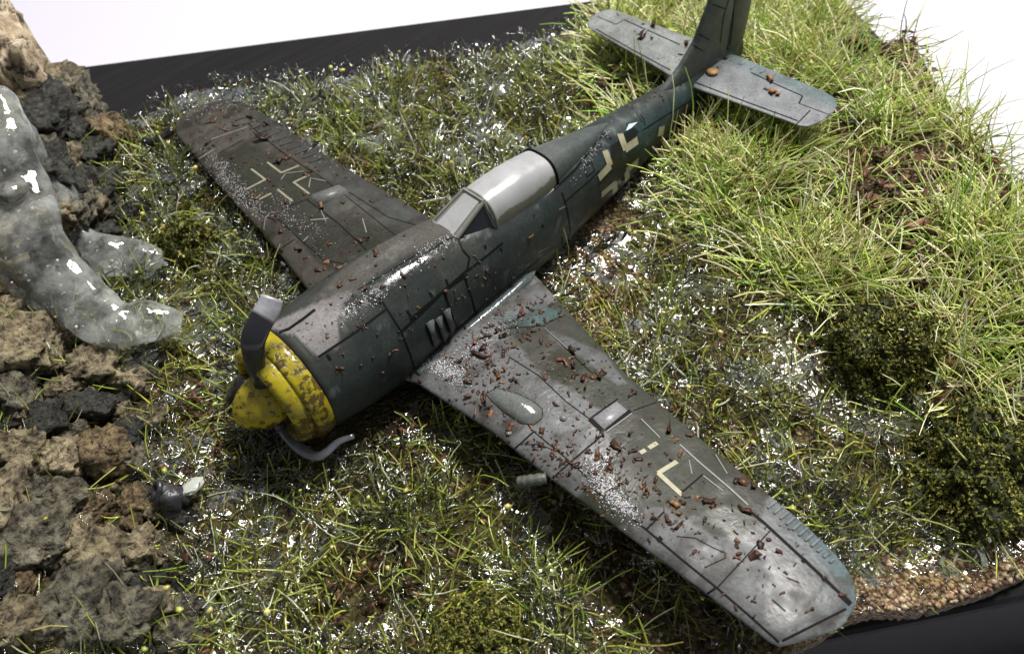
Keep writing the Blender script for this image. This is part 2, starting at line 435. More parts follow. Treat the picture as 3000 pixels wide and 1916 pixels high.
Qs = Q.copy(); Qs[rim] = snap(Q[rim], OUT) * 1.0 + (Q[rim] - snap(Q[rim], OUT)) * 0.15 - edge_n[rim][:, None] * 0.0
gz = np.where(rim, gz - 0.03, gz)
F = gridF(NX, NY); F = F[keep[F].all(1)]
use = np.unique(F); remap = -np.ones(len(Q), int); remap[use] = np.arange(len(use))
GV = np.c_[Qs, gz][use]; GF = remap[F]
from collections import Counter
ec = Counter(); dirn = {}
for f in GF.tolist():
    for a_, b_ in zip(f, f[1:] + f[:1]):
        k_ = (min(a_, b_), max(a_, b_)); ec[k_] += 1; dirn[k_] = (a_, b_)
NG = len(GV)
bnd = [dirn[k_] for k_, c_ in ec.items() if c_ == 1]
bv = sorted({v_ for e_ in bnd for v_ in e_}); bmap = {v_: NG + i_ for i_, v_ in enumerate(bv)}
low = GV[bv].copy(); low[:, 2] = ZB - 0.02
GVs = np.vstack([GV, low]); GFs = np.vstack([GF, np.array([(b_, a_, bmap[a_], bmap[b_]) for a_, b_ in bnd])])
# sandy ground shows through at the right and along the front, dark wet soil elsewhere
gpxy = proj(GV)
SANDP = [[(2650, 1380), (2800, 1250), (3050, 900), (3100, 1700), (2500, 1830), (2480, 1700)], [(2480, 600), (2720, 640), (2700, 860), (2520, 900), (2440, 700)], [(1640, 620), (1900, 640), (1950, 900), (1780, 1000), (1640, 860)], [(2800, 500), (3000, 650), (3000, 1000), (2800, 800)]]
sand = np.zeros(len(GV))
for pgn in SANDP: sand = np.maximum(sand, 1 - sm(-40, 60, polydist(gpxy, pgn)))
sand = np.clip(np.maximum(sand, 0.35 * (gpxy[:, 0] > 1850)) + (fbm(GV, 2.2, 5) - 0.5) * 0.7, 0, 1)
mk('ground', GVs, GFs, M_GROUND, attrs={'Sand': np.r_[sand, sand[bv] * .5]}, kind='structure', label='uneven soil and sand groundwork of the diorama')
T_GROUND = BVHTree.FromPolygons(GV.tolist(), GF.tolist())
def gp(u, v):
    return hit(T_GROUND, u, v)

# ------------------------------------------------------------------ the aircraft
plane = empty('model_aircraft', (-3.5, 0, -0.5), label='crashed grey model fighter aircraft with yellow nose lying in the grass', category='model aircraft')
OFF = np.array([-3.5, 0, -0.5])
def part(name, V, F, mat, parent=plane, smooth=True, attrs=None):
    o = mk(name, np.asarray(V, float) - OFF, F, mat, None, smooth, attrs); o.parent = parent; return o
    # every mesh is written relative to the aircraft's origin, and sub-parts sit at their parent's origin

SEC = np.array([  # x, half width, top, bottom, exponent
 (-.74, .615, .620, -.63, 2.0), (-.80, .645, .650, -.66, 2.0), (-1.1, .672, .675, -.69, 2.05), (-1.5, .680, .690, -.73, 2.1), (-1.9, .672, .690, -.76, 2.15), (-2.3, .640, .675, -.78, 2.2),
 (-2.7, .600, .640, -.79, 2.25), (-3.0, .575, .590, -.79, 2.3), (-3.4, .545, .560, -.78, 2.35), (-4.0, .510, .560, -.73, 2.35), (-4.6, .470, .560, -.66, 2.3), (-5.2, .425, .535, -.58, 2.25),
 (-5.8, .375, .495, -.49, 2.2), (-6.4, .315, .455, -.39, 2.15), (-7.0, .250, .425, -.28, 2.1), (-7.6, .180, .410, -.17, 2.0), (-8.2, .105, .390, -.06, 2.0), (-8.7, .045, .330, .06, 2.0)])
def sec_at(x):
    return [np.interp(-x, -SEC[:, 0], SEC[:, k]) for k in range(1, 5)]
def loft(xs, na, f=sec_at):
    a = np.linspace(0, 2 * math.pi, na, endpoint=False); R = []
    for x in xs:
        w_, zt, zb, e = f(x); c, s_ = np.cos(a), np.sin(a)
        y = w_ * np.sign(c) * np.abs(c) ** (2 / e); zc = (zt + zb) / 2; hh = (zt - zb) / 2
        z = zc + hh * np.sign(s_) * np.abs(s_) ** (2 / e)
        R.append(np.stack([np.full(na, x), y, z], 1))
    return np.vstack(R), [tuple(q) for q in gridF(len(xs), na, True)]
def smooth_sec(xs):
    # smoothed section table so the loft has no creases
    d = np.linspace(SEC[-1, 0], SEC[0, 0], 400); tab = []
    for k in range(1, 5):
        v = np.interp(-d, -SEC[:, 0], SEC[:, k]); ker = np.exp(-np.linspace(-2, 2, 31) ** 2); ker /= ker.sum()
        tab.append(np.convolve(np.pad(v, 15, mode='edge'), ker, 'valid'))
    return d, tab
_d, _t = smooth_sec(None)
def sec_s(x):
    if x > -0.82: return sec_at(x)
    return [np.interp(x, _d, q) for q in _t]
FV, FF = loft(np.linspace(-.745, -8.69, 300), 96, sec_s)
# gun cover hump ahead of the windscreen, drawn into the upper deck
hx = np.exp(-((FV[:, 0] + 2.15) / 0.62) ** 2) * np.exp(-((np.abs(FV[:, 1]) - 0.24) / 0.13) ** 2) * (FV[:, 2] > 0.3)
FV[:, 2] += 0.045 * hx
T_FUS = bvh_of((FV, FF))

# wings -------------------------------------------------------------
PORT_LE = np.array([(0, -1.58), (.6, -1.62), (.75, -1.68), (1.83, -1.77), (2.64, -1.76), (3.46, -1.78), (4.22, -1.80), (4.95, -1.81), (5.04, -1.83), (5.10, -1.92), (5.19, -2.06), (5.28, -2.22), (5.31, -2.30)])
PORT_TE = np.array([(0, -3.86), (.7, -3.68), (1.35, -3.50), (2.37, -3.22), (3.38, -3.06), (4.17, -2.96), (4.63, -2.90), (4.97, -2.82), (5.13, -2.75), (5.23, -2.66), (5.29, -2.56), (5.31, -2.48)])
STBD_LE = np.array([(0, -1.56), (.75, -1.62), (1.06, -1.66), (2.23, -1.83), (3.05, -1.90), (4.2, -2.02), (4.85, -2.10), (5.01, -2.14), (5.14, -2.26), (5.22, -2.45), (5.25, -2.68)])
STBD_TE = np.array([(0, -3.80), (.96, -3.54), (2.47, -3.38), (3.59, -3.30), (4.5, -3.24), (4.9, -3.18), (5.1, -3.05), (5.2, -2.88), (5.25, -2.70)])
def wing_z(y): return -0.40 + 0.07 * np.abs(y)
def wing_mesh(LE, TE, sgn):
    ym = min(LE[-1, 0], TE[-1, 0])
    u = np.linspace(0, 1, 170); ys = 0.30 + (ym - 0.30) * (1 - (1 - u) ** 1.35)
    nu, nl = 64, 22
    cu = (1 - np.cos(np.linspace(0, math.pi, nu))) / 2
    cl = (1 - np.cos(np.linspace(math.pi, 0, nl))) / 2
    cc = np.r_[cu, cl[1:-1]]; up = np.r_[np.ones(nu), -np.ones(nl - 2)]
    R = []
    for y in ys:
        le = np.interp(y, LE[:, 0], LE[:, 1]); te = np.interp(y, TE[:, 0], TE[:, 1]); c = max(le - te, 0.004)
        th = np.interp(y, [0, 1.0, 5.0, 5.3], [.165, .155, .085, .028]) * min(1.0, (c / 0.55) ** .5)
        prof = 2.6 * np.sqrt(cc) * (1 - cc) ** 0.92 * 0.72 + 0.035
        prof = np.where(cc < 1e-6, 0, prof); prof = np.minimum(prof, 1)
        z = wing_z(y) + th * np.where(up > 0, prof, -0.6 * prof)
        R.append(np.stack([le - cc * c, np.full(len(cc), sgn * y), z], 1))
    n = len(cc); V = np.vstack(R); F = [tuple(q) for q in gridF(len(ys), n, True)]
    F.append(tuple(range((len(ys) - 1) * n, len(ys) * n)))
    return V, F
PWV, PWF = wing_mesh(PORT_LE, PORT_TE, 1)
SWV, SWF = wing_mesh(STBD_LE, STBD_TE, -1)
T_PW = bvh_of((PWV, PWF)); T_SW = bvh_of((SWV, SWF))

def shade(V, base, seed=0):
    n = fbm(V, 2.6, seed) - 0.5; n2 = fbm(V, 9.0, seed + 5) - 0.5
    return np.asarray(base) * (1 + 0.55 * n + 0.35 * n2)[:, None]
def blend(C, m, c):
    return C * (1 - m[:, None]) + np.asarray(c) * m[:, None]
def pmask(V, poly, soft=6, wob=10, seed=1):
    q = proj(V); q = q + (np.stack([fbm(V, 4, seed), fbm(V, 4, seed + 3)], 1) - .5) * wob
    return 1 - sm(-soft, soft, polydist(q, poly))
GREY, OLIVE, BROWN, WINDOW_TINT = (.112, .116, .117), (.034, .038, .026), (.080, .073, .060), (.062, .118, .126)  # the teal is cool window light reflected, painted into the colour
# port wing camouflage, plus teal window light painted over it
PC = shade(PWV, GREY, 3)
olive = Z(5, (600, 100), (700, 250), (830, 430), (1010, 510), (1080, 545), (1225, 665), (1165, 715), (1255, 800), (1300, 880), (1250, 1000), (1160, 1130), (1060, 1250)) + \
        Z(6, (180, 730), (300, 705), (380, 700), (430, 600), (540, 590), (700, 700), (860, 780), (1010, 790), (1160, 700), (1190, 540), (1260, 480), (900, 100), (640, -200)) + Z(5, (1300, 200), (1080, 0), (1000, -60))
PC = blend(PC, pmask(PWV, olive, 4, 14), np.asarray(OLIVE))
PC = blend(PC, pmask(PWV, Z(5, (860, 130), (1000, 185), (1250, 290), (1400, 490), (1340, 500), (1100, 320), (880, 200)), 4, 8), np.asarray(GREY) * .8)
PC = blend(PC, pmask(PWV, Z(5, (600, 190), (860, 110), (980, 40), (860, -20), (560, 60)), 10, 20) * .6, WINDOW_TINT)
PC = blend(PC, sm(-2.55, -2.9, PWV[:, 0]) * sm(4.3, 5.0, PWV[:, 1]) * .55, WINDOW_TINT)
PC = blend(PC, sm(4.5, 5.2, PWV[:, 1]) * sm(-2.1, -2.7, PWV[:, 0]) * .5, WINDOW_TINT)
def grime(V, C, seed, amt):
    g = sm(.50, .66, fbm(V * np.array([.7, 2.0, 1.0]), 3.0, seed)) * .7 + sm(.56, .66, fbm(V, 9.0, seed + 2)) * .5
    return blend(C, np.clip(g * amt, 0, 1), (.034, .030, .024))
PC = grime(PWV, PC, 131, .75) * (0.8 + 0.4 * fbm(PWV, 7, 31))[:, None]
q = proj(PWV)
def blob(q, pts):
    m = np.zeros(len(q))
    for (cx, cy, rx, ry) in pts: m = np.maximum(m, np.exp(-((q[:, 0] - cx) / rx) ** 2 - ((q[:, 1] - cy) / ry) ** 2))
    return m
PWET = np.clip(blob(q, [(1330, 1090, 90, 70), (1760, 1440, 90, 90), (1540, 1200, 70, 45), (1640, 1080, 70, 50), (1500, 960, 80, 50), (2300, 1890, 90, 20)]) * (0.5 + fbm(PWV, 6, 8)) + .35 * sm(.52, .62, fbm(PWV, 2.4, 19)), 0, 1)
PDIRT = np.clip(blob(q, [(1400, 1020, 170, 130), (1700, 1400, 200, 160), (2050, 1560, 160, 120)]) * .9 + .45, 0, 1)
wing_p = part('wing', PWV, PWF, M_PAINT, attrs={'Col': PC, 'Wet': PWET, 'Dirt': PDIRT})
wing_p['label'] = 'light grey and olive camouflaged wing with a gun barrel'
# starboard wing
SC = shade(SWV, BROWN, 13)
SC = blend(SC, pmask(SWV, Z(7, (520, 460), (700, 370), (1000, 500), (1300, 640), (1380, 780), (1600, 800), (1900, 900), (1600, 1060), (1330, 1220), (1180, 1150), (1060, 1010), (950, 900), (760, 780), (600, 620)), 6, 25), np.asarray(OLIVE) * .9)
SC = blend(SC, pmask(SWV, Z(7, (1180, 790), (1400, 690), (1900, 880), (1600, 900), (1300, 830)), 20, 30) * .5, (.12, .12, .11))
SC = blend(SC, sm(-2.9, -3.2, SWV[:, 0]) * .7, (.045, .052, .05))
SC = grime(SWV, SC, 141, .9)
SC = SC * (0.52 + 0.42 * fbm(SWV, 6, 33))[:, None]
q = proj(SWV)
SWET = np.clip(blob(q, [(680, 560, 60, 70), (900, 380, 260, 70), (1080, 730, 200, 100), (640, 300, 150, 40)]) * (0.4 + fbm(SWV, 6, 18)), 0, 1)
wing_s = part('wing', SWV, SWF, M_PAINT, attrs={'Col': SC, 'Wet': SWET, 'Dirt': np.full(len(SWV), .85)})
wing_s['label'] = 'dark brown olive wing half sunk in wet grass'

# fuselage colours
N_ = np.zeros_like(FV)
FC = shade(FV, (.060, .072, .070), 23)
top = sm(.30, .55, FV[:, 2] - 0.05 * np.sin(FV[:, 0] * 3))
FC = blend(FC, top * .75 * (FV[:, 0] > -3.2), (.075, .072, .062))
FC = blend(FC, top * .85 * (FV[:, 0] < -5.6), (.105, .10, .09))
FC = blend(FC, sm(.05, .25, FV[:, 2]) * (1 - top) * sm(-4.8, -5.3, FV[:, 0]) * .6, WINDOW_TINT)  # window reflection painted along the rear flank
FC = blend(FC, sm(.48, .62, fbm(FV, 2.2, 41)) * .5, (.035, .045, .046))
cowlgrey = Z(1, (560, 560), (650, 540), (1130, 330), (1180, 340), (1120, 400), (1070, 520), (1080, 640), (1080, 690), (950, 760), (800, 620))
FC = FC * np.array((.47, .52, .515))
FC = blend(FC, pmask(FV, cowlgrey, 4, 6) * (FV[:, 2] > 0.1), (.185, .175, .175))
FC = blend(FC, pmask(FV, Z(1, (1200, 340), (1480, 130), (1850, -40), (1700, -200), (1100, 200), (900, 400)), 6, 16) * (FV[:, 1] < .1) * .6, (.10, .092, .08))
FC = blend(FC, sm(.66, .74, fbm(FV, 8.0, 51)) * .3, (.17, .20, .20))
q = proj(FV)
FWET = np.clip(blob(q, [(1040, 870, 130, 50), (1200, 780, 130, 60), (1290, 720, 80, 40), (1750, 430, 60, 40)]) * (.6 + fbm(FV, 5, 61)) + .34 * sm(.40, .60, fbm(FV, 3, 62)), 0, 1)
fus = part('fuselage', FV, FF + [tuple(range(96))[::-1], tuple(range(299 * 96, 300 * 96))], M_PAINT, attrs={'Col': FC, 'Wet': FWET, 'Dirt': np.full(len(FV), .8)})

# yellow cowling ring: rounded lip, groove and rear band around a dark intake
def lathe(prof, na=96, zc=-.01):
    a = np.linspace(0, 2 * math.pi, na, endpoint=False); R = []
    for x, r in prof: R.append(np.stack([np.full(na, x), r * np.cos(a), zc + r * np.sin(a)], 1))
    return np.vstack(R), [tuple(q) for q in gridF(len(prof), na, True)]
def ring_dirt(V):
    return np.clip(.32 + sm(.25, -.45, V[:, 2]) * .5 + .25 * sm(.0, .6, V[:, 1]) + (fbm(V, 5, 71) - .5), 0, 1.3)
band = catmull([(-.545, .575), (-.535, .600), (-.56, .628), (-.64, .645), (-.70, .645), (-.742, .632)], 26)
lip = catmull([(-.62, .40), (-.50, .405), (-.405, .435), (-.365, .490), (-.39, .550), (-.46, .585), (-.53, .590), (-.56, .565)], 36)
V, F = lathe(band); cowl = part('cowl_ring', V, F, M_YEL, attrs={'Dirt': ring_dirt(V)})
V, F = lathe(lip); part('front_lip', V, F, M_YEL, cowl, attrs={'Dirt': ring_dirt(V) * .8})
V, F = lathe([(-.62, .41), (-.60, .30), (-.60, .16), (-.60, .02)], 48); part('intake', V, F, M_BLACK)
fan = []
for k in range(12):
    a = k * math.pi / 6
    c_, s_ = math.cos(a), math.sin(a)
    pa = np.array([-.52, .16 * c_, .16 * s_ - .01]); pbb = np.array([-.55, .40 * c_, .40 * s_ - .01])
    V, F = tube(np.linspace(pa, pbb, 4), .045, 6, True, .25, up=(1, .3, 0)); part('fan_blade', V, F, M_GUN)
# spinner
sp = [(0.0, .004), (-.012, .055), (-.05, .125), (-.11, .185), (-.19, .235), (-.28, .268), (-.36, .282), (-.43, .283), (-.46, .27), (-.465, .1)]
V, F = lathe(catmull(sp, 46), 64, 0.0); V[:, 2] -= 0.0
spin = part('spinner', V, F, M_YEL, attrs={'Dirt': np.clip(.28 + sm(.05, -.2, V[:, 2]) * .65, 0, 1.2)})
# bent propeller blades: the photo gives the outline, the depth is the blade's own bend
def blade(pts, radii, flat, up, tipmat=None):
    P = catmull(pts, 26); r = catmull(np.array([(x, 0) for x in radii]), 26)[:, 0]; V, F = tube(P, np.abs(r), 16, True, flat, up)
    return P, V, F
zz = lambda x, y: Z(1, (x, y))[0]
b1 = [on(*zz(592, 985), 1, .06), on(*zz(565, 900), 1, .06), on(*zz(540, 790), 1, .05), on(*zz(530, 660), 1, .03), on(*zz(575, 540), 1, .00), on(*zz(625, 455), 1, -.03), on(*zz(655, 375), 1, -.06)]
P_, V, F = blade(b1, [.055, .075, .10, .115, .115, .115, .10], .30, (1, 1.2, .6))
bl = part('propeller_blade', V, F, M_PROP)
r1 = catmull(np.array([(x, 0) for x in [.055, .075, .10, .115, .115, .115, .10]]), 26)[:, 0]
Vt, Ft = tube(P_[18:], r1[18:] * 1.03, 16, True, .32, (1, 1.2, .6)); part('worn_tip', Vt, Ft, M_BARE, bl)
b2 = [on(*zz(700, 1205), 0, -.36), on(*zz(760, 1280), 2, -.46), on(*zz(850, 1360), 2, -.46), on(*zz(945, 1398), 2, -.44), on(*zz(1010, 1365), 2, -.42), on(*zz(1080, 1305), 2, -.40), on(*zz(1180, 1268), 2, -.38)]
P_, V, F = blade(b2, [.045, .055, .06, .05, .042, .036, .026], .40, (.2, .5, 1)); part('propeller_blade', V, F, M_BLADE_HI)
b3 = [on(*zz(570, 960), 0, -.36), on(*zz(500, 930), 1, -.28), on(*zz(440, 935), 1, -.42), on(*zz(395, 985), 1, -.52), on(*zz(365, 1040), 1, -.58)]
P_, V, F = blade(b3, [.06, .09, .12, .13, .10], .35, (.4, -.3, 1)); part('propeller_blade', V, F, M_PROP)
for nm, c_, r_ in (('blade_root', b1[0], .062), ('blade_root', b2[0], .055)):
    d_ = (np.array(b1[1]) - b1[0]) if r_ > .06 else (np.array(b2[1]) - b2[0]); d_ = d_ / np.linalg.norm(d_)
    V, F = tube(np.linspace(c_ - d_ * .08, c_ + d_ * .05, 4), r_, 14, True); part(nm, V, F, M_GUN, spin)

# tail ---------------------------------------------------------------
def flat_surface(outline, z, th, n=70, m=26, zslope=0.0):
    """tailplane: spanwise loft between leading and trailing edges given as (y, xle, xte)"""
    T = np.array(outline); ys = np.linspace(T[0, 0], T[-1, 0], n); R = []
    cc = np.r_[(1 - np.cos(np.linspace(0, math.pi, m))) / 2, (1 - np.cos(np.linspace(math.pi, 0, m))) / 2][:-1]
    up = np.r_[np.ones(m), -np.ones(m - 1)]
    for y in ys:
        le = np.interp(y, T[:, 0], T[:, 1]) if T[-1, 0] > T[0, 0] else np.interp(-y, -T[:, 0], T[:, 1])
        te = np.interp(y, T[:, 0], T[:, 2]) if T[-1, 0] > T[0, 0] else np.interp(-y, -T[:, 0], T[:, 2])
        t_ = th * np.interp(abs(y), [0, 1.6, 2.0], [1, .7, .35])
        prof = np.minimum(1, 1.9 * np.sqrt(cc) * (1 - cc) ** .8 + .10)
        prof = np.where((cc < 1e-6), 0, prof)
        R.append(np.stack([le - cc * (le - te), np.full(len(cc), y), z + zslope * abs(y) + t_ * prof * up], 1))
    V = np.vstack(R); k_ = len(cc); F = [tuple(f) for f in gridF(n, k_, True)]
    F += [tuple(range(k_)), tuple(range((n - 1) * k_, n * k_))[::-1]]
    return V, F
TPV, TPF = flat_surface([(.05, -7.28, -8.30), (.16, -7.29, -8.34), (1.0, -7.39, -8.34), (1.55, -7.45, -8.34), (1.70, -7.46, -8.30), (1.79, -7.52, -8.22), (1.845, -7.66, -8.12), (1.86, -7.80, -8.0)], .30, .05)
TSV, TSF = flat_surface([(-.05, -7.28, -8.32), (-.65, -7.39, -8.32), (-1.6, -7.52, -8.26), (-1.95, -7.57, -8.24), (-2.06, -7.66, -8.2), (-2.12, -7.80, -8.12), (-2.13, -7.9, -8.05)], .30, .05)
T_TP, T_TS = bvh_of((TPV, TPF)), bvh_of((TSV, TSF))
C_ = shade(TPV, (.17, .18, .185), 83); C_ = blend(C_, sm(-7.95, -8.2, TPV[:, 0]) * .5, WINDOW_TINT); C_ = C_ * (.7 + .6 * fbm(TPV, 6, 5))[:, None]  # rear edge carries the painted window reflection
tail_p = part('tailplane', TPV, TPF, M_PAINT, attrs={'Col': C_, 'Wet': np.full(len(TPV), .1), 'Dirt': np.full(len(TPV), .4)}); tail_p['label'] = 'grey tailplane with bark chips on it'
C_ = shade(TSV, (.18, .19, .185), 93); C_ = C_ * (.75 + .5 * fbm(TSV, 6, 6))[:, None]
tail_s = part('tailplane', TSV, TSF, M_PAINT, attrs={'Col': C_, 'Wet': np.full(len(TSV), .05), 'Dirt': np.full(len(TSV), .5)})
# fin and rudder
def fin_mesh(rows, th):
    R = []; m = 24
    cc = np.r_[(1 - np.cos(np.linspace(0, math.pi, m))) / 2, (1 - np.cos(np.linspace(math.pi, 0, m))) / 2][:-1]; sd = np.r_[np.ones(m), -np.ones(m - 1)]
    T = np.array(rows)
    for z in np.linspace(T[0, 0], T[-1, 0], 50):
        le, te = np.interp(z, T[:, 0], T[:, 1]), np.interp(z, T[:, 0], T[:, 2]); t_ = np.interp(z, [T[0, 0], T[-1, 0]], [th, th * .5])
        prof = np.minimum(1, 2.0 * np.sqrt(cc) * (1 - cc) ** .7 + .12); prof = np.where(cc < 1e-6, 0, prof)
        R.append(np.stack([le - cc * (le - te), t_ * prof * sd, np.full(len(cc), z)], 1))
    V = np.vstack(R); k_ = len(cc); F = [tuple(f) for f in gridF(50, k_, True)] + [tuple(range(k_)), tuple(range(49 * k_, 50 * k_))[::-1]]
    return V, F
FNV, FNF = fin_mesh([(.22, -6.55, -8.28), (.42, -6.75, -8.28), (.60, -7.12, -8.27), (.85, -7.40, -8.27), (1.35, -7.64, -8.26), (1.75, -7.82, -8.25), (1.88, -7.98, -8.22)], .10)
RDV, RDF = fin_mesh([(.06, -8.285, -8.58), (.3, -8.285, -8.70), (.8, -8.275, -8.74), (1.3, -8.265, -8.70), (1.75, -8.255, -8.58), (1.86, -8.235, -8.45)], .065)
C_ = shade(FNV, (.072, .085, .078), 103) * (.6 + .8 * fbm(FNV, 5, 7))[:, None]
fin = part('fin', FNV, FNF, M_PAINT, attrs={'Col': C_, 'Wet': np.full(len(FNV), .15), 'Dirt': np.full(len(FNV), .4)})
C_ = shade(RDV, (.085, .095, .085), 113)
part('rudder', RDV, RDF, M_PAINT, fin, attrs={'Col': C_, 'Wet': np.full(len(RDV), .15), 'Dirt': np.full(len(RDV), .4)})
T_FIN = bvh_of((FNV, FNF), (RDV, RDF))

# canopy: windscreen, sliding hood and metal tail fairing -------------------------------
def hood_sec(x):
    # half width at sill, sill z, top z
    w_ = np.interp(-x, [3.30, 3.6, 4.0, 4.4, 4.9, 5.3, 5.65], [.31, .325, .32, .295, .22, .14, .03])
    zt = np.interp(-x, [3.30, 3.55, 3.9, 4.2, 4.5, 4.9, 5.3, 5.65], [.775, .80, .80, .775, .735, .665, .59, .515])
    zs = np.interp(-x, [3.30, 4.2, 4.9, 5.65], [.36, .40, .44, .48])
    return w_, zs, zt
def hood(xs, na=40):
    R = []
    for x in xs:
        w_, zs, zt = hood_sec(x); a = np.linspace(0, math.pi, na)
        y = w_ * np.sign(np.cos(a)) * np.abs(np.cos(a)) ** .72; z = zs + (zt - zs) * np.sin(a) ** .80
        R.append(np.stack([np.full(na, x), y, z], 1))
    return np.vstack(R), [tuple(f) for f in gridF(len(xs), na)]
HV, HF = hood(np.linspace(-3.38, -4.42, 40)); T_HOOD = bvh_of((HV, HF))
canopy = part('canopy', HV, HF + [tuple(range(40))[::-1]], M_GLAZ, attrs={'Grime': 1 - (HV[:, 2] - .38) / .42}); canopy['label'] = 'dusty pale grey sliding canopy'
V, F = hood(np.linspace(-4.42, -5.66, 40)); V[:, 2] += .004
C_ = shade(V, (.062, .078, .076), 123); C_ = blend(C_, sm(.55, .75, V[:, 2]) * .6, (.10, .105, .10))
part('hood_fairing', V, F, M_PAINT, canopy, attrs={'Col': C_, 'Wet': np.full(len(V), .3), 'Dirt': np.full(len(V), .3)})
T_TAILH = bvh_of((V, F))
def edge_tube(nm, pts, r, mat, parent, n=24):
    V, F = tube(catmull(pts, n), r, 8); return part(nm, V, F, mat, parent)
for x_, r_ in ((-3.40, .016), (-4.42, .018)):
    w_, zs, zt = hood_sec(x_); a = np.linspace(0, math.pi, 26)
    edge_tube('hoop', np.stack([np.full(26, x_), (w_ + .004) * np.sign(np.cos(a)) * np.abs(np.cos(a)) ** .72, zs + (zt - zs + .004) * np.sin(a) ** .80], 1), r_, M_FRAME if x_ > -4 else M_LINE, canopy, 60)
edge_tube('rail', [(x, hood_sec(x)[0] + .006, hood_sec(x)[1] + .03) for x in np.linspace(-3.4, -4.42, 8)], .02, M_FRAME, canopy)
edge_tube('rail', [(x, -hood_sec(x)[0] - .006, hood_sec(x)[1] + .03) for x in np.linspace(-3.4, -4.42, 8)], .02, M_FRAME, canopy)
# windscreen: flat front pane, two triangular side panes
bl_, br_ = np.array((-2.90, .20, .585)), np.array((-2.90, -.20, .585))
tl_, tr_ = np.array((-3.36, .16, .782)), np.array((-3.36, -.16, .782))
sl_, sr_ = np.array((-3.40, .345, .36)), np.array((-3.40, -.345, .36))
fl_, fr_ = np.array((-2.90, .22, .50)), np.array((-2.90, -.22, .50))
ws = part('windscreen', [bl_, br_, tr_, tl_, fl_, fr_], [(0, 1, 2, 3), (4, 5, 1, 0)], M_FRAME, smooth=False)
part('side_pane', [bl_, tl_, sl_, fl_], [(0, 1, 2), (0, 2, 3)], M_DGLASS, ws, False)
part('side_pane', [br_, tr_, sr_, fr_], [(0, 2, 1), (0, 3, 2)], M_DGLASS, ws, False)
part('front_pane', [bl_ * .85 + br_ * .15 + (.012, 0, .008), br_ * .85 + bl_ * .15 + (.012, 0, .008), tr_ * .85 + tl_ * .15 + (.004, 0, .006), tl_ * .85 + tr_ * .15 + (.004, 0, .006)], [(0, 1, 2, 3)], M_GLAZ, ws, False, {'Grime': np.full(4, .42)})
for a_, b_ in ((bl_, tl_), (br_, tr_), (tl_, sl_), (tr_, sr_), (tl_, tr_), (bl_, br_), (bl_, sl_), (br_, sr_)):
    V, F = tube(np.linspace(a_, b_, 4), .022 if (a_ is bl_ or a_ is br_) else .026, 6); part('frame_bar', V, F, M_LINE if (b_ is sl_ and a_ is bl_) else M_FRAME, ws, False)

# lines, markings and raised details laid on the surfaces --------------------------------
def ribbon(tree, pts, width, step=7.0, lift=.004):
    L = []
    for (a, b) in zip(pts[:-1], pts[1:]):
        n = max(1, int(math.dist(a, b) / step))
        L += [(a[0] + (b[0] - a[0]) * i / n, a[1] + (b[1] - a[1]) * i / n) for i in range(n)]
    L.append(pts[-1])
    H = [hit(tree, *q) for q in L]; H = [h for h in H if h[0] is not None]
    if len(H) < 2: return None
    P = np.array([h[0] for h in H]); N = np.array([h[1] for h in H])
    ok = np.r_[True, np.linalg.norm(np.diff(P, axis=0), axis=1) < .5]
    P, N = P[ok], N[ok]
    if len(P) < 2: return None
    t = np.gradient(P, axis=0); s_ = np.cross(t, N); s_ /= np.linalg.norm(s_, axis=1)[:, None] + 1e-9
    V = np.vstack([P + s_ * width / 2 + N * lift, P - s_ * width / 2 + N * lift]); n = len(P)
    return V, [(i, i + 1, n + i + 1, n + i) for i in range(n - 1)]
def line(tree, parent, pts, width=.016, mat=M_LINE, name='panel_line', lift=.004):
    r = ribbon(tree, pts, width, lift=lift)
    if r: return part(name, r[0], r[1], mat, parent)
def patch(tree, parent, quad, mat, name, lift=.005, n=10):
    a, b, c, d = [np.array(q, float) for q in quad]; V = []; 
    for i in range(n + 1):
        for j in range(n + 1):
            u, v = i / n, j / n
            p_, nn = hit(tree, *((a * (1 - u) + b * u) * (1 - v) + (d * (1 - u) + c * u) * v))
            if p_ is None:
                if not V: return None
                V.append(V[-1]); continue
            V.append(p_ + nn * lift)
    return part(name, V, gridF(n + 1, n + 1).tolist(), mat, parent)
def ridge(tree, parent, pts, r, mat, name, sink=.3):
    H = [hit(tree, *q) for q in pts]; H = [h for h in H if h[0] is not None]
    if len(H) < 2: return None
    P = catmull([h[0] + h[1] * r * sink for h in H], max(6, 4 * len(H))); V, F = tube(P, r, 8); 
    return V, F
def painted(name, V, F, c, parent, wet=.1, dirt=.3):
    V = np.asarray(V); return part(name, V, F, M_PAINT, parent, attrs={'Col': shade(V, c, 7), 'Wet': np.full(len(V), wet), 'Dirt': np.full(len(V), dirt)})

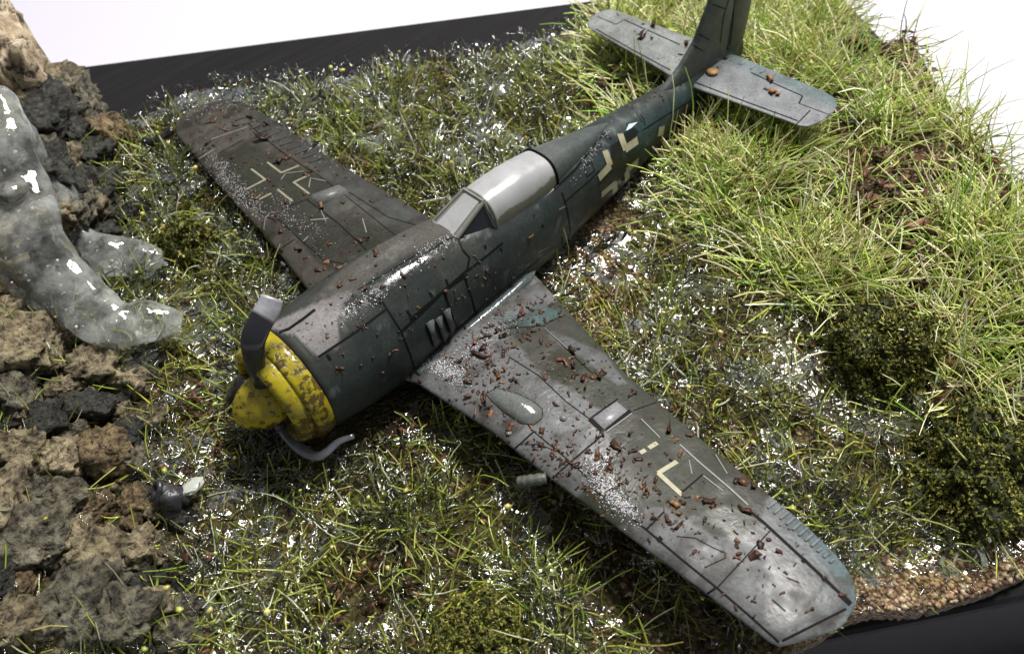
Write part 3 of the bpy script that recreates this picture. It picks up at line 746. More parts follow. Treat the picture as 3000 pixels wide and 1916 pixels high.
W1, W2 = .011, .017
for k_, pts, wd in [
    (5, [(640, 320), (830, 440), (1010, 610), (1160, 720)], W1), (5, [(1160, 720), (1245, 800)], .05), (5, [(1250, 815), (1020, 1010), (910, 1110)], W2), (5, [(760, 755), (800, 800), (1030, 990), (1180, 1130)], W1),
    (6, [(330, 660), (430, 740), (650, 925), (880, 1110), (1090, 1290), (1280, 1460)], W2), (5, [(800, 800), (660, 925)], W2), (6, [(430, 730), (540, 620)], W2), (6, [(880, 1110), (1220, 745)], W1), (6, [(870, 1112), (790, 1165)], W2),
    (6, [(1080, 610), (1180, 690), (1440, 930), (1740, 1210)], .03), (6, [(1300, 1450), (1500, 1350), (1710, 1245)], W2), (6, [(650, 500), (790, 380)], W2), (5, [(1170, 710), (1340, 590)], W2), (5, [(1262, 790), (1330, 730), (1425, 668)], .055),
    (5, [(870, 130), (1020, 280), (1180, 430)], W1), (5, [(1440, 665), (1620, 600)], W1), (5, [(870, 112), (1000, 50)], W1), (5, [(600, 140), (870, 118)], W1), (6, [(1330, 1045), (1410, 1078)], .01), (6, [(1235, 1185), (1320, 1260)], .01),
    (6, [(620, 780), (740, 790), (850, 850), (940, 890)], .008), (6, [(800, 980), (930, 920)], .008), (5, [(740, 885), (830, 880), (930, 920)], .008), (6, [(500, 785), (520, 810)], .05), (6, [(1430, 925), (1450, 945)], .05), (6, [(1560, 1045), (1580, 1060)], .05), (6, [(1670, 1150), (1740, 1215)], .05)]:
    line(T_PW, wing_p, Z(k_, *pts), wd)
for k_, pts, wd in [(5, [(1490, 720), (1610, 840)], .012), (6, [(640, 190), (760, 300), (960, 470), (1080, 580)], .016), (6, [(870, 255), (945, 378)], .010), (6, [(700, 290), (718, 380)], .008), (6, [(790, 390), (920, 490)], .010), (5, [(870, 135), (1020, 272)], .008), (6, [(960, 710), (1010, 680)], .008), (5, [(1270, 800), (1432, 683)], .012)]:
    line(T_PW, wing_p, Z(k_, *pts), wd, M_SCUFF, 'scratch', .007)
for pts in [[(495, 180), (440, 213)], [(420, 225), (385, 245)], [(622, 300), (500, 375)], [(500, 372), (655, 515)]]:
    line(T_PW, wing_p, Z(6, *pts), .045, M_CREAM, 'cross_marking', .006)
for k_, pts, wd in [
    (7, [(880, 830), (1060, 1000), (1200, 1120), (1380, 1160)], W1), (7, [(390, 485), (560, 640), (760, 800), (900, 880)], W1), (7, [(1100, 740), (1300, 890), (1480, 1060)], W2), (7, [(1090, 520), (1330, 700), (1720, 1010)], W1),
    (7, [(720, 250), (920, 420), (1130, 560)], W2), (7, [(1370, 690), (1620, 850), (1900, 930)], W1), (7, [(930, 800), (1110, 730)], W1), (7, [(920, 1060), (1020, 990)], W1), (7, [(240, 310), (390, 470)], W1), (7, [(530, 440), (690, 350)], W1), (7, [(1180, 1350), (1330, 1230)], W1)]:
    line(T_SW, wing_s, Z(k_, *pts), wd)
for pts, wd in [([(390, 485), (500, 415)], .016), ([(470, 355), (720, 270)], .014), ([(930, 610), (960, 570), (1080, 555)], .012), ([(1110, 660), (1120, 600), (1220, 620)], .012), ([(1120, 870), (1235, 860)], .016), ([(1455, 860), (1480, 950)], .012), ([(820, 930), (830, 860), (860, 820)], .010), ([(1070, 1010), (1105, 975)], .012), ([(1330, 1225), (1400, 1195), (1470, 1195)], .014), ([(1180, 790), (1220, 880)], .010)]:
    line(T_SW, wing_s, Z(7, *pts), wd, M_SCUFF, 'scratch', .007)
for pts in [[(738, 540), (830, 610)], [(832, 608), (708, 672)], [(842, 498), (932, 566)], [(930, 566), (1045, 520)], [(790, 737), (868, 698)], [(908, 672), (1005, 750)], [(1112, 580), (1010, 628)], [(1010, 625), (1112, 702)]]:
    line(T_SW, wing_s, Z(7, *pts), .030, M_CREAM2, 'cross_marking', .006)
# fuselage seams
for k_, pts, wd in [
    (1, [(1340, 370), (1410, 480), (1480, 590), (1540, 740), (1570, 835)], .02), (1, [(1480, 600), (1620, 470), (1760, 335), (1910, 230)], .03), (1, [(1760, 340), (1800, 450), (1830, 580)], .018), (1, [(1880, 230), (1930, 360), (1970, 490)], .018),
    (1, [(1580, 840), (1700, 720), (1830, 590), (1977, 470)], .016), (1, [(950, 760), (1190, 600), (1390, 450)], .022), (1, [(700, 600), (760, 580), (860, 510), (930, 455)], .035), (1, [(1200, 330), (1340, 250), (1600, 90)], .012),
    (3, [(340, 950), (385, 1000), (370, 1080), (210, 1220), (0, 1400)], .028), (3, [(370, 1085), (480, 1000), (600, 905)], .024), (3, [(220, 1225), (260, 1340), (310, 1460)], .018), (3, [(350, 1115), (400, 1260), (430, 1400)], .02),
    (3, [(300, 1465), (470, 1310), (640, 1170), (930, 930)], .014), (3, [(980, 580), (1015, 700), (1035, 830), (990, 980)], .022), (3, [(1000, 640), (1150, 510), (1220, 440)], .014), (3, [(930, 560), (1060, 440), (1180, 290), (1250, 200)], .03),
    (3, [(1250, 200), (1300, 240)], .025), (3, [(1480, 80), (1505, 110), (1515, 150)], .018), (3, [(1500, 180), (1640, 90), (1860, -40)], .012), (3, [(1120, 420), (1170, 385), (1190, 440), (1140, 480), (1120, 420)], .012),
    (3, [(310, 870), (340, 950)], .016), (3, [(0, 1040), (100, 980), (230, 890), (310, 860)], .012), (4, [(590, 430), (650, 560)], .014), (4, [(640, 440), (700, 500)], .014), (4, [(360, 730), (400, 790)], .014), (3, [(975, 960), (1000, 1000)], .05), (3, [(980, 860), (985, 960)], .04)]:
    line(T_FUS, fus, Z(k_, *pts), wd)
for k_, pts in [(1, [(1520, 460), (1545, 500)]), (1, [(1665, 345), (1685, 375)]), (1, [(1770, 260), (1785, 300)]), (3, [(485, 915), (490, 945)]), (3, [(850, 790), (860, 805)]), (3, [(580, 940), (595, 960)]), (1, [(1005, 745), (1030, 780)])]:
    line(T_FUS, fus, Z(k_, *pts), .03, M_LINE, 'fastener')
for k_, pts in [(3, [(960, 690), (1000, 670)]), (3, [(830, 965), (890, 930)]), (3, [(745, 1055), (775, 1035)])]:
    line(T_FUS, fus, Z(k_, *pts), .014, M_SCUFF, 'stencil', .006)
# fuselage cross
for qd in ([(1290, 285), (1355, 240), (1395, 560), (1320, 600)], [(1215, 540), (1465, 295), (1472, 365), (1228, 590)], [(1355, 215), (1440, 160), (1475, 190), (1395, 290)]):
    patch(T_FUS, fus, Z(3, *qd), M_BLACK, 'cross_marking', .005)
for pts in [[(1255, 312), (1290, 410)], [(1290, 405), (1215, 488)], [(1352, 205), (1388, 305)], [(1385, 302), (1465, 245)], [(1468, 376), (1390, 442)], [(1393, 438), (1400, 515)], [(1318, 522), (1232, 594)], [(1315, 525), (1324, 612)]]:
    line(T_FUS, fus, Z(3, *pts), .10, M_CREAM, 'cross_outline', .009)
patch(T_FUS, fus, Z(3, (1390, 188), (1408, 145), (1465, 130), (1425, 168)), M_ICE, 'marking', .010)
patch(T_FUS, fus, Z(3, (1592, 220), (1605, 160), (1640, 150), (1630, 215)), M_CREAM, 'marking', .008)
# exhaust louvres
for (a, b, c, d) in ([(1640, 545), (1690, 515), (1735, 640), (1690, 690)], [(1700, 520), (1745, 490), (1790, 610), (1748, 650)], [(1750, 470), (1795, 440), (1835, 560), (1795, 600)]):
    H = [hit(T_FUS, *Z(1, p_)[0]) for p_ in (a, b, c, d)]
    if all(h[0] is not None for h in H):
        lo_ = [h[0] - h[1] * .01 for h in H]; hi_ = [H[i][0] + H[i][1] * (.045 if i in (0, 3) else .008) for i in range(4)]
        painted('exhaust_louvre', np.array(lo_ + hi_), [(4, 5, 6, 7), (0, 1, 5, 4), (1, 2, 6, 5), (2, 3, 7, 6), (3, 0, 4, 7)], (.07, .08, .08), fus)
        line(T_FUS, fus, Z(1, a, d), .03, M_LINE, 'louvre_slot', .012)
# cannon bulge teardrop and blisters on the port wing
tear = Z(5, (490, 560), (560, 520), (700, 560), (800, 610), (855, 660), (850, 715), (800, 755), (720, 748), (600, 670))
cen = np.mean(tear, 0); rings = []
for s_, h_ in ((1.0, .002), (.86, .035), (.6, .06), (.3, .075), (.02, .08)):
    for q_ in tear:
        p_, n_ = hit(T_PW, *(cen + (np.array(q_) - cen) * s_)); rings.append(p_ + n_ * h_)
painted('cannon_bulge', np.array(rings), [tuple(f) for f in gridF(5, 9, True)], (.12, .13, .12), wing_p, .9, .2)
line(T_PW, wing_p, tear + tear[:1], .014)
for c_, r_ in (((990, 715), .045), ((640, 810), .035)):
    p_, n_ = hit(T_PW, *Z(5, c_)[0]); V, F = lathe([(0, .9), (.25, .85), (.5, .6), (.6, .05)], 16, 0); V = p_ + r_ * (V[:, 1:2] * np.array([1, 0, 0]) + V[:, 2:3] * np.array([0, 1, 0]) + V[:, 0:1] * n_)
    painted('blister', V, F, (.16, .16, .16), wing_p, .9)
# aileron ribs
for i in range(11):
    u = i / 10; a = np.array((1205 + 400 * u, 600 + 350 * u)); b = a + np.array((55, -45))
    r = ridge(T_PW, wing_p, Z(6, tuple(a), tuple((a + b) / 2), tuple(b)), .014, M_PAINT, 'aileron_rib', .1)
    if r: painted('aileron_rib', r[0], r[1], (.15, .18, .185), wing_p)
for i in range(11):
    u = i / 10; a = np.array((720 + 480 * u, 200 + 270 * u)); b = a + np.array((-85, 30))
    r = ridge(T_SW, wing_s, Z(7, tuple(a), tuple((a + b) / 2), tuple(b)), .013, M_PAINT, 'aileron_rib', .1)
    if r: painted('aileron_rib', r[0], r[1], (.03, .032, .032), wing_s, 0)
# raised cannon hatch on the starboard wing, matching one on the port wing
def hatch(tree, wing, quad, h0, h1, c):
    H = [hit(tree, *q_) for q_ in quad]
    lo_ = [h[0] - h[1] * .02 for h in H]; hi_ = [h[0] + h[1] * (h1 if i in (0, 1) else h0) for i, h in enumerate(H)]
    cen_ = np.mean(hi_, 0); hi_ = [cen_ + (x - cen_) * .88 for x in hi_]
    painted('cannon_hatch', np.array(lo_ + hi_), [(4, 5, 6, 7), (0, 1, 5, 4), (1, 2, 6, 5), (2, 3, 7, 6), (3, 0, 4, 7)], c, wing, .4)
hatch(T_SW, wing_s, Z(7, (1180, 772), (1370, 695), (1310, 650), (1112, 722)), .04, .07, (.12, .125, .12))
hatch(T_PW, wing_p, Z(5, (1250, 795), (1410, 665), (1335, 600), (1175, 715)), .012, .02, (.20, .20, .21))
# tail seams
for pts, wd in [([(745, 535), (1060, 655), (1400, 780)], .018), ([(1392, 802), (1480, 712)], .016), ([(1100, 470), (1270, 550), (1430, 620)], .02), ([(1430, 620), (1408, 668)], .02), ([(1408, 668), (1600, 740)], .012), ([(740, 530), (890, 385)], .016)]:
    line(T_TP, tail_p, Z(4, *pts), wd)
for pts, wd in [([(100, 190), (330, 320), (580, 455)], .016), ([(280, 130), (450, 205), (640, 290)], .022), ([(110, 110), (230, 160)], .014), ([(230, 160), (275, 135)], .014)]:
    line(T_TS, tail_s, Z(4, *pts), wd)
for pts, wd in [([(960, -20), (920, 120), (900, 280)], .02), ([(990, 0), (980, 150), (960, 300)], .016), ([(720, 290), (790, 330)], .014), ([(760, 220), (830, 260)], .014), ([(850, 30), (930, 60)], .014)]:
    line(T_FIN, fin, Z(4, *pts), wd)
for i in range(5):
    p_, n_ = hit(T_TP, *Z(4, (980 + 65 * i, 385 + 26 * i))[0])
    if p_ is not None:
        V, F = tube([p_ + np.array((.06, 0, .0)), p_ + np.array((-.06, 0, -.002))], .016, 8); painted('elevator_rib', V, F, (.18, .20, .21), tail_p)
# stub gun barrel under the port wing, bent pitot tube at the starboard tip
pg = [on(*Z(5, q_)[0], 2, z_) for q_, z_ in (((880, 1100), -.22), ((800, 1110), -.24), ((740, 1120), -.27), ((700, 1125), -.30))]
V, F = tube(catmull(pg, 14), np.where(np.arange(14) % 3 == 1, .050, .058), 12); part('gun_barrel', V, F, M_GUN, wing_p)
pt = [on(*Z(7, q_)[0], 2, z_) for q_, z_ in (((235, 290), -.06), ((180, 330), -.10), ((120, 365), -.13), ((70, 365), -.12), ((35, 350), -.11))]
V, F = tube(catmull(pt, 16), [.045, .045, .05, .05, .05, .05, .055, .055, .06, .06, .06, .06, .06, .06, .05, .03], 10); part('pitot_tube', V, F, M_PROP, wing_s)
# wing fillet along the fuselage
fp = [on(*Z(1, q_)[0], 2, -.30) for q_ in ((1577, 835), (1800, 640), (1960, 500))] + [on(*Z(3, q_)[0], 2, -.32) for q_ in ((640, 1200), (780, 1090), (900, 1010))]
V, F = tube(catmull([np.array((x, np.interp(-x, [1.6, 2.2, 3.0, 3.6, 4.0], [.70, .68, .62, .56, .50]), -.30 - .03 * (x < -3))) for x in (-1.75, -2.1, -2.6, -3.1, -3.5, -3.75)], 40), np.interp(np.linspace(0, 1, 40), [0, .6, .85, 1], [.045, .085, .07, .01]), 12)
painted('wing_fillet', V, F, (.09, .11, .115), fus, .8, .4)
T_PLANE = bvh_of((FV, FF), (PWV, PWF), (SWV, SWF), (TPV, TPF), (TSV, TSF), (FNV, FNF), (HV, HF))

# ------------------------------------------------------------------ rock bank at the left
def ico(sub):
    b = bmesh.new(); bmesh.ops.create_icosphere(b, subdivisions=sub, radius=1.0)
    V = np.array([v.co[:] for v in b.verts]); F = [tuple(v.index for v in f.verts) for f in b.faces]; b.free(); return V, F
ICO1, ICO2, ICO3, ICO4 = ico(1), ico(2), ico(4), ico(5)
def chunk(rng, dims, sub=ICO3, planes=11, rough=.10, pits=.12, seed=0):
    D = sub[0]; N = rng.normal(size=(planes, 3)); N[:6] = np.vstack([np.eye(3), -np.eye(3)]) + rng.normal(size=(6, 3)) * .16
    N /= np.linalg.norm(N, axis=1)[:, None]; d = np.r_[np.full(6, .78), rng.uniform(.82, 1.0, planes - 6)]
    dots = D @ N.T; r = np.min(np.where(dots > .05, d / np.maximum(dots, .05), 9), axis=1)
    r = np.minimum(r, 1.3)
    P = D * r[:, None]
    n1 = fbm(P, 2.4, seed, 3) - .5; n2 = fbm(P, 7.0, seed + 3, 3); 
    n3 = fbm(P, 16.0, seed + 5, 2) - .5
    crack = np.abs(vnoise(P * np.array([1, 1, 2.2]), 2.6, seed + 9) - .5)
    st_ = P @ (np.array([.35, .2, 1.0]) / 1.08) * 5 + 1.6 * fbm(P, 2.0, seed + 21, 2); st_ = np.abs(st_ - np.floor(st_) - .5) * 2
    P = P * (1 - .10 * sm(.6, .95, st_) + rough * 2 * n1 - pits * sm(.46, .62, n2) + .05 * n3 - .16 * sm(.07, .0, crack))[:, None]
    return P * np.asarray(dims)
T_ROCKS = []
TONES = [('tan', (.98, .92, .74)), ('grey', (.64, .66, .61)), ('ochre', (.80, .66, .46)), ('dark', (.21, .24, .26)), ('pale', (1.35, 1.27, 1.04))]
def place_rock(name, u, v, wpx, hpx, zf, rng, label, group=None, sink=.25, sub=ICO3, cat='rock', rough=.10, pits=.15, yaw=None):
    p_, n_ = gp(u, v)
    if p_ is None: return None
    dist = np.linalg.norm(p_ - CAM); sc_ = dist / FPX
    dims = np.array([wpx * sc_ / 2, hpx * sc_ / 2 * 1.15, zf * min(wpx, hpx) * sc_ / 2])
    P = chunk(rng, dims, sub, int(rng.integers(9, 14)), rough, pits, int(rng.integers(1000)))
    a = HEAD + (rng.normal() * .35 if yaw is None else yaw)
    tilt = rng.normal(size=2) * .18
    Rm = rotz(a) @ rotx(tilt[0])
    P = P @ Rm.T
    base = p_ + np.array([0, 0, dims[2] * (1 - 2 * sink)])
    tone = TONES[int(rng.choice(5, p=[.34, .24, .10, .20, .12] if label == 'low' else [.16, .26, .06, .46, .06]))]
    if label == 'low':
        size = 'large' if max(wpx, hpx) > 150 else ('middling' if max(wpx, hpx) > 85 else ('small' if max(wpx, hpx) > 50 else 'tiny'))
        zone = 'at the foot of the clear waterfall' if v < 1130 else ('beside the charred grey stub' if math.hypot(u - 490, v - 1450) < 190 else ('along the edge of the wet grass' if u > 330 else 'in the thick of the rubble bank'))
        label = '%s %s pitted cork rock %s' % (size, tone[0], zone)
    elif label == 'up':
        label = '%s craggy cork rock %s' % (tone[0], 'heaped beside the tall bark block' if v < 430 else 'sunk in wet grass behind the clear waterfall')
    tn = np.tile(np.array(tone[1]), (len(P), 1)) * rng.uniform(.88, 1.1)
    o = mk(name, P, sub[1], M_CORK, smooth=True, attrs={'Tint': tn}, label=label, category=cat)
    o.location = base * S
    if group: o['group'] = group
    T_ROCKS.append(P + base)
    return o
rr = np.random.default_rng(21)
LOW = [(60, 1860, 190, 120), (60, 1745, 90, 150), (100, 1610, 250, 150), (250, 1790, 190, 210), (20, 1500, 150, 140), (190, 1480, 160, 110), (330, 1640, 170, 140), (400, 1830, 170, 150), (150, 1900, 200, 80), (330, 1340, 150, 130), (420, 1620, 90, 90),
       (200, 1370, 130, 100), (70, 1350, 140, 120), (150, 1250, 110, 90), (280, 1210, 150, 80), (60, 1180, 130, 130), (90, 1060, 190, 150), (300, 1090, 130, 110), (400, 1130, 110, 90), (380, 1060, 110, 80), (30, 960, 120, 110), (50, 900, 90, 60), (170, 1010, 90, 80),
       (450, 1240, 90, 70), (470, 1780, 110, 90), (530, 1870, 130, 100), (560, 1790, 80, 70), (410, 1480, 80, 80), (300, 1490, 100, 70), (240, 1590, 110, 90), (340, 1900, 120, 60), (440, 1370, 90, 90), (390, 1280, 90, 80), (200, 1150, 100, 70), (500, 1620, 60, 50), (120, 1440, 110, 70), (230, 1290, 80, 60), (430, 1710, 80, 70), (490, 1700, 60, 50)]
lbl = 'low'
for (u, v, a, b) in LOW:
    place_rock('cork_rock', u, v, a * 1.08, b * 1.08, rr.uniform(.8, 1.2), rr, lbl, 'cork rocks of the rubble bank below the waterfall', .3)
lowpoly = [(0, 820), (130, 900), (330, 1020), (430, 1030), (480, 1120), (470, 1300), (430, 1420), (530, 1520), (540, 1640), (620, 1916), (0, 1916)]
n_ = 0
while n_ < 120:
    u, v = rr.uniform(0, 620), rr.uniform(820, 1916)
    if inpoly([(u, v)], lowpoly)[0]:
        s_ = rr.uniform(24, 66); n_ += 1
        place_rock('cork_rock', u, v, s_ * rr.uniform(.8, 1.3), s_, rr.uniform(.7, 1.2), rr, lbl, 'cork rocks of the rubble bank below the waterfall', .15, ICO2 if s_ < 45 else ICO3)
UP = [(150, 400, 170, 170), (230, 330, 150, 110), (310, 400, 150, 70), (180, 290, 130, 130), (270, 470, 140, 100), (200, 520, 110, 110), (330, 330, 90, 50), (240, 610, 120, 110), (330, 560, 110, 70), (300, 660, 130, 60), (120, 480, 120, 120), (60, 380, 130, 120), (400, 640, 90, 60), (230, 420, 90, 80), (370, 700, 80, 50)]
for (u, v, a, b) in UP:
    place_rock('cork_rock', u, v, a * 1.15, b * 1.15, rr.uniform(.8, 1.3), rr, 'up', 'cork rocks heaped behind the waterfall', .3, pits=.2, rough=.14)
# tall pale block at the head of the waterfall
pb = on(55, 330, 2, .05); dist = np.linalg.norm(pb - CAM); sc_ = dist / FPX
P = chunk(np.random.default_rng(5), (.95, .80, 1.70), ICO4, 7, .035, .03, 77)
an_ = np.arctan2(P[:, 1], P[:, 0]); P[:, :2] *= (1 + .05 * np.sin(17 * an_ + 5 * fbm(P, 1.2, 91)) + .10 * (fbm(P * np.array([3, 3, .5]), 1.6, 92) - .5))[:, None]
P[:, :2] *= (1.15 - .20 * (P[:, 2:3] / 1.75))
P = P @ rotz(HEAD + .5).T
ctr_ = on(5, 325, 1, pb[1] - .3)
def block_mat():
    t = NT('split_pine_bark'); mp = t.new('ShaderNodeMapping'); mp.inputs['Scale'].default_value = (420, 420, 70); t.link(t.coords(), mp.inputs['Vector'])
    n = t.new('ShaderNodeTexNoise'); n.inputs['Scale'].default_value = 1; n.inputs['Detail'].default_value = 5; n.inputs['Distortion'].default_value = .8; t.link(mp.outputs[0], n.inputs['Vector'])
    c = t.ramp(n.outputs['Fac'], [(.3, (.16, .115, .065)), (.5, (.44, .35, .23)), (.7, (.60, .51, .37))])
    n2 = t.noise(260, 6, .7)
    c = t.mix(t.ramp(n2, [(.42, 1.0), (.50, 0.0)]), c, (.05, .04, .028))
    t.link(c, t.b.inputs['Base Color']); t.set('Roughness', .7); t.bump(t.math('ADD', n.outputs['Fac'], n2), .8, .0008); return t.m
o = mk('bark_block', P, ICO4[1], block_mat(), label='tall pale block of split bark standing at the head of the waterfall', category='bark block')
o.location = ctr_ * S
T_ROCKS.append(P + ctr_)

# ------------------------------------------------------------------ waterfall of milky cast resin
def resin_path(pts, radii, n=40):
    P = catmull(pts, n); r = catmull(np.array([(x, 0) for x in radii]), n)[:, 0]; return P, r
RP = []
def ontoz(u, v, z): return on(u, v, 2, z)
main = [ontoz(-90, 330, 1.5), ontoz(-20, 430, 1.25), ontoz(30, 560, .95), ontoz(80, 690, .62), ontoz(150, 800, .30), ontoz(240, 890, .04), ontoz(330, 938, -.06), ontoz(430, 938, -.14), ontoz(530, 940, -.24)]
RP.append(resin_path(main, [.50, .46, .43, .40, .36, .32, .29, .26, .14], 60))
left = [ontoz(-80, 480, 1.2), ontoz(-20, 590, .85), ontoz(40, 690, .55), ontoz(130, 800, .22), ontoz(230, 890, -.1)]
RP.append(resin_path(left, [.42, .38, .32, .26, .22], 40))
side = [ontoz(20, 380, 1.3), ontoz(85, 460, 1.0), ontoz(140, 570, .65), ontoz(190, 660, .35)]
RP.append(resin_path(side, [.26, .24, .20, .16], 40))
up = [ontoz(130, 650, .45), ontoz(220, 720, .05), ontoz(310, 755, -.04), ontoz(400, 758, -.10), ontoz(482, 760, -.16)]
RP.append(resin_path(up, [.34, .30, .28, .24, .13], 40))
for pts, rads in (([ontoz(200, 700, .12), ontoz(240, 790, -.08), ontoz(280, 850, -.2)], [.2, .16, .12]), ([ontoz(-60, 620, .95), ontoz(30, 740, .45), ontoz(110, 860, .1), ontoz(200, 930, -.1)], [.3, .26, .2, .12]), ([ontoz(60, 420, 1.1), ontoz(150, 540, .65), ontoz(215, 650, .25), ontoz(290, 720, -.05)], [.22, .18, .16, .1])):
    RP.append(resin_path(pts, rads, 30))
RR = np.random.default_rng(4)
# the bank of dark cork that carries the waterfall
rk = np.random.default_rng(55)
for (P, r_), cnt in zip(RP[:3], (9, 6, 5)):
    for i in np.linspace(0, len(P) - 12, cnt).astype(int):
        g_ = float(G0(P[i, 0], P[i, 1])); top_ = P[i, 2] - r_[i] * .62 - .22; zc_ = top_ - .12
        while zc_ > g_ - .1:
            dm = rk.uniform(.30, .46, 3) * np.array([1.15, 1.0, .75]); off_ = np.r_[rk.normal(size=2) * .12, 0]
            Pk = chunk(rk, dm, ICO3, int(rk.integers(9, 14)), .14, .2, int(rk.integers(1000))) @ rotz(rk.uniform(0, 6)).T
            tone = TONES[int(rk.choice([0, 1, 3, 3]))]; tn = np.tile(np.array(tone[1]), (len(Pk), 1))
            o = mk('cork_rock', Pk, ICO3[1], M_CORK, attrs={'Tint': tn}, label='%s cork rock in the bank under the clear waterfall' % tone[0], category='rock', group='cork rocks under the waterfall')
            o.location = (np.array([P[i, 0], P[i, 1], zc_]) + off_) * S
            zc_ -= .45
for k in range(34):
    place_rock('cork_rock', rk.uniform(-520, -20), rk.uniform(760, 1900), rk.uniform(90, 230), rk.uniform(80, 170), rk.uniform(.8, 1.2), rk, 'low', 'cork rocks of the rubble bank below the waterfall', .3)
parts_ = []
for P, r in RP:
    wob = np.stack([fbm(P, 2.2, 3 + k) - .5 for k in range(3)], 1) * np.array([.22, .22, .10])
    parts_.append(tube(P + wob, r * (1 + .45 * (fbm(P, 2.8, 8) - .5)), 20, True, .55, (0.3, .4, 1)))
    for k in range(int(len(P) * .08)):
        i = RR.integers(len(P)); d_ = RR.normal(size=3); d_ /= np.linalg.norm(d_)
        parts_.append((ICO2[0] * r[i] * RR.uniform(.2, .4) * np.array([1, 1, .8]) + P[i] + d_ * r[i] * .78 * np.array([1, 1, .72]), ICO2[1]))
V, F = merge(parts_)
wf = mk('waterfall', V, F, M_RESIN, label='clear milky resin waterfall pouring over the rock bank in two lobes', category='waterfall')
md = wf.modifiers.new('remesh', 'REMESH'); md.mode = 'VOXEL'; md.voxel_size = .035 * S; md.use_smooth_shade = True
md = wf.modifiers.new('smooth', 'SMOOTH'); md.iterations = 5; md.factor = .5
bub = []
for P, r in RP:
    for k in range(14):
        i = RR.integers(len(P)); d_ = RR.normal(size=3); d_ /= np.linalg.norm(d_); d_[2] = abs(d_[2])
        bub.append((ICO1[0] * RR.uniform(.010, .022) + P[i] + d_ * r[i] * RR.uniform(.85, .98) * np.array([1, 1, .75]), ICO1[1]))
V, F = merge(bub); b_ = mk('bubbles', V, F, M_DROP, wf); b_['kind'] = 'stuff'

# ------------------------------------------------------------------ wet film over the lower ground
FD = proj(GV)
DRY = [(1640, -200), (2500, -200), (3300, 500), (3300, 1500), (2850, 1420), (2640, 1130), (2330, 880), (2130, 760), (2060, 600), (1930, 470), (1820, 330), (1760, 150)]
def wetness(P):
    q = proj(P); return sm(-70, 90, polydist(q, DRY) + (fbm(np.c_[P[:, :2], P[:, :1] * 0], 1.6, 44) - .5) * 160)
wv = wetness(GV)
rockz = np.zeros(len(GV)); rockz = np.maximum(1 - sm(-20, 30, polydist(FD, lowpoly)), (FD[:, 0] < 90) & (FD[:, 1] > 250))
dens = fbm(np.c_[GV[:, :2], np.zeros(len(GV))], 1.9, 15)
film_h = .10 + .08 * fbm(np.c_[GV[:, :2], np.zeros(len(GV))], 2.5, 25) + .09 * (fbm(np.c_[GV[:, :2], np.zeros(len(GV))], 7.0, 26, 2) - .5)
sel = (dens > .405) & (wv > .45) & (rockz < .5) & (SD[use] < -.14)
Ff = GF[sel[GF].all(1)]; uu = np.unique(Ff); rm = -np.ones(len(GV), int); rm[uu] = np.arange(len(uu))
FVv = GV[uu].copy(); FVv[:, 2] += np.maximum(film_h[uu], .02)
mk('water', FVv, rm[Ff], M_FILM, kind='structure', label='clear glossy set resin water pooled over the grass')

# ------------------------------------------------------------------ grass, gravel and litter
def near_plane(x, y):
    wz = np.full(np.shape(x), 9.0)
    ay = np.abs(y)
    for LE, TE, sg in ((PORT_LE, PORT_TE, 1), (STBD_LE, STBD_TE, -1)):
        ins = (y * sg > .2) & (ay < 5.22) & (x < np.interp(ay, LE[:, 0], LE[:, 1]) + .03) & (x > np.interp(ay, TE[:, 0], TE[:, 1]) - .03)
        wz = np.where(ins, wing_z(y) - .06, wz)
    fw = np.interp(-x, -SEC[::-1, 0][::-1], SEC[:, 1]); fb = np.interp(-x, -SEC[:, 0], SEC[:, 3])
    inf = (ay < fw + .02) & (x < -.3) & (x > -8.7)
    wz = np.where(inf, -5.0, wz)
    tl = (x < -7.2) & (x > -8.4) & (ay < 2.1); wz = np.where(tl & ~inf, .22, wz)
    wz = np.where((x > -.5) & (x < .15) & (ay < .35), -.4, wz)
    return wz
def sample_ground(n, rng, accept):
    out = []; tot = 0
    while tot < n:
        m = n * 3
        P = np.c_[rng.uniform(-13, 4.9, m), rng.uniform(-9.5, 7.4, m)]
        ok = polydist(P, OUT) < -.02; P = P[ok]
        P = np.c_[P, G(P[:, 0], P[:, 1])]
        q = proj(P); ok = (q[:, 0] > -120) & (q[:, 0] < 3150) & (q[:, 1] > -160) & (q[:, 1] < 2080); P, q = P[ok], q[ok]
        a = accept(P, q); P = P[rng.uniform(size=len(P)) < a]; out.append(P); tot += len(P)
    return np.vstack(out)[:n]
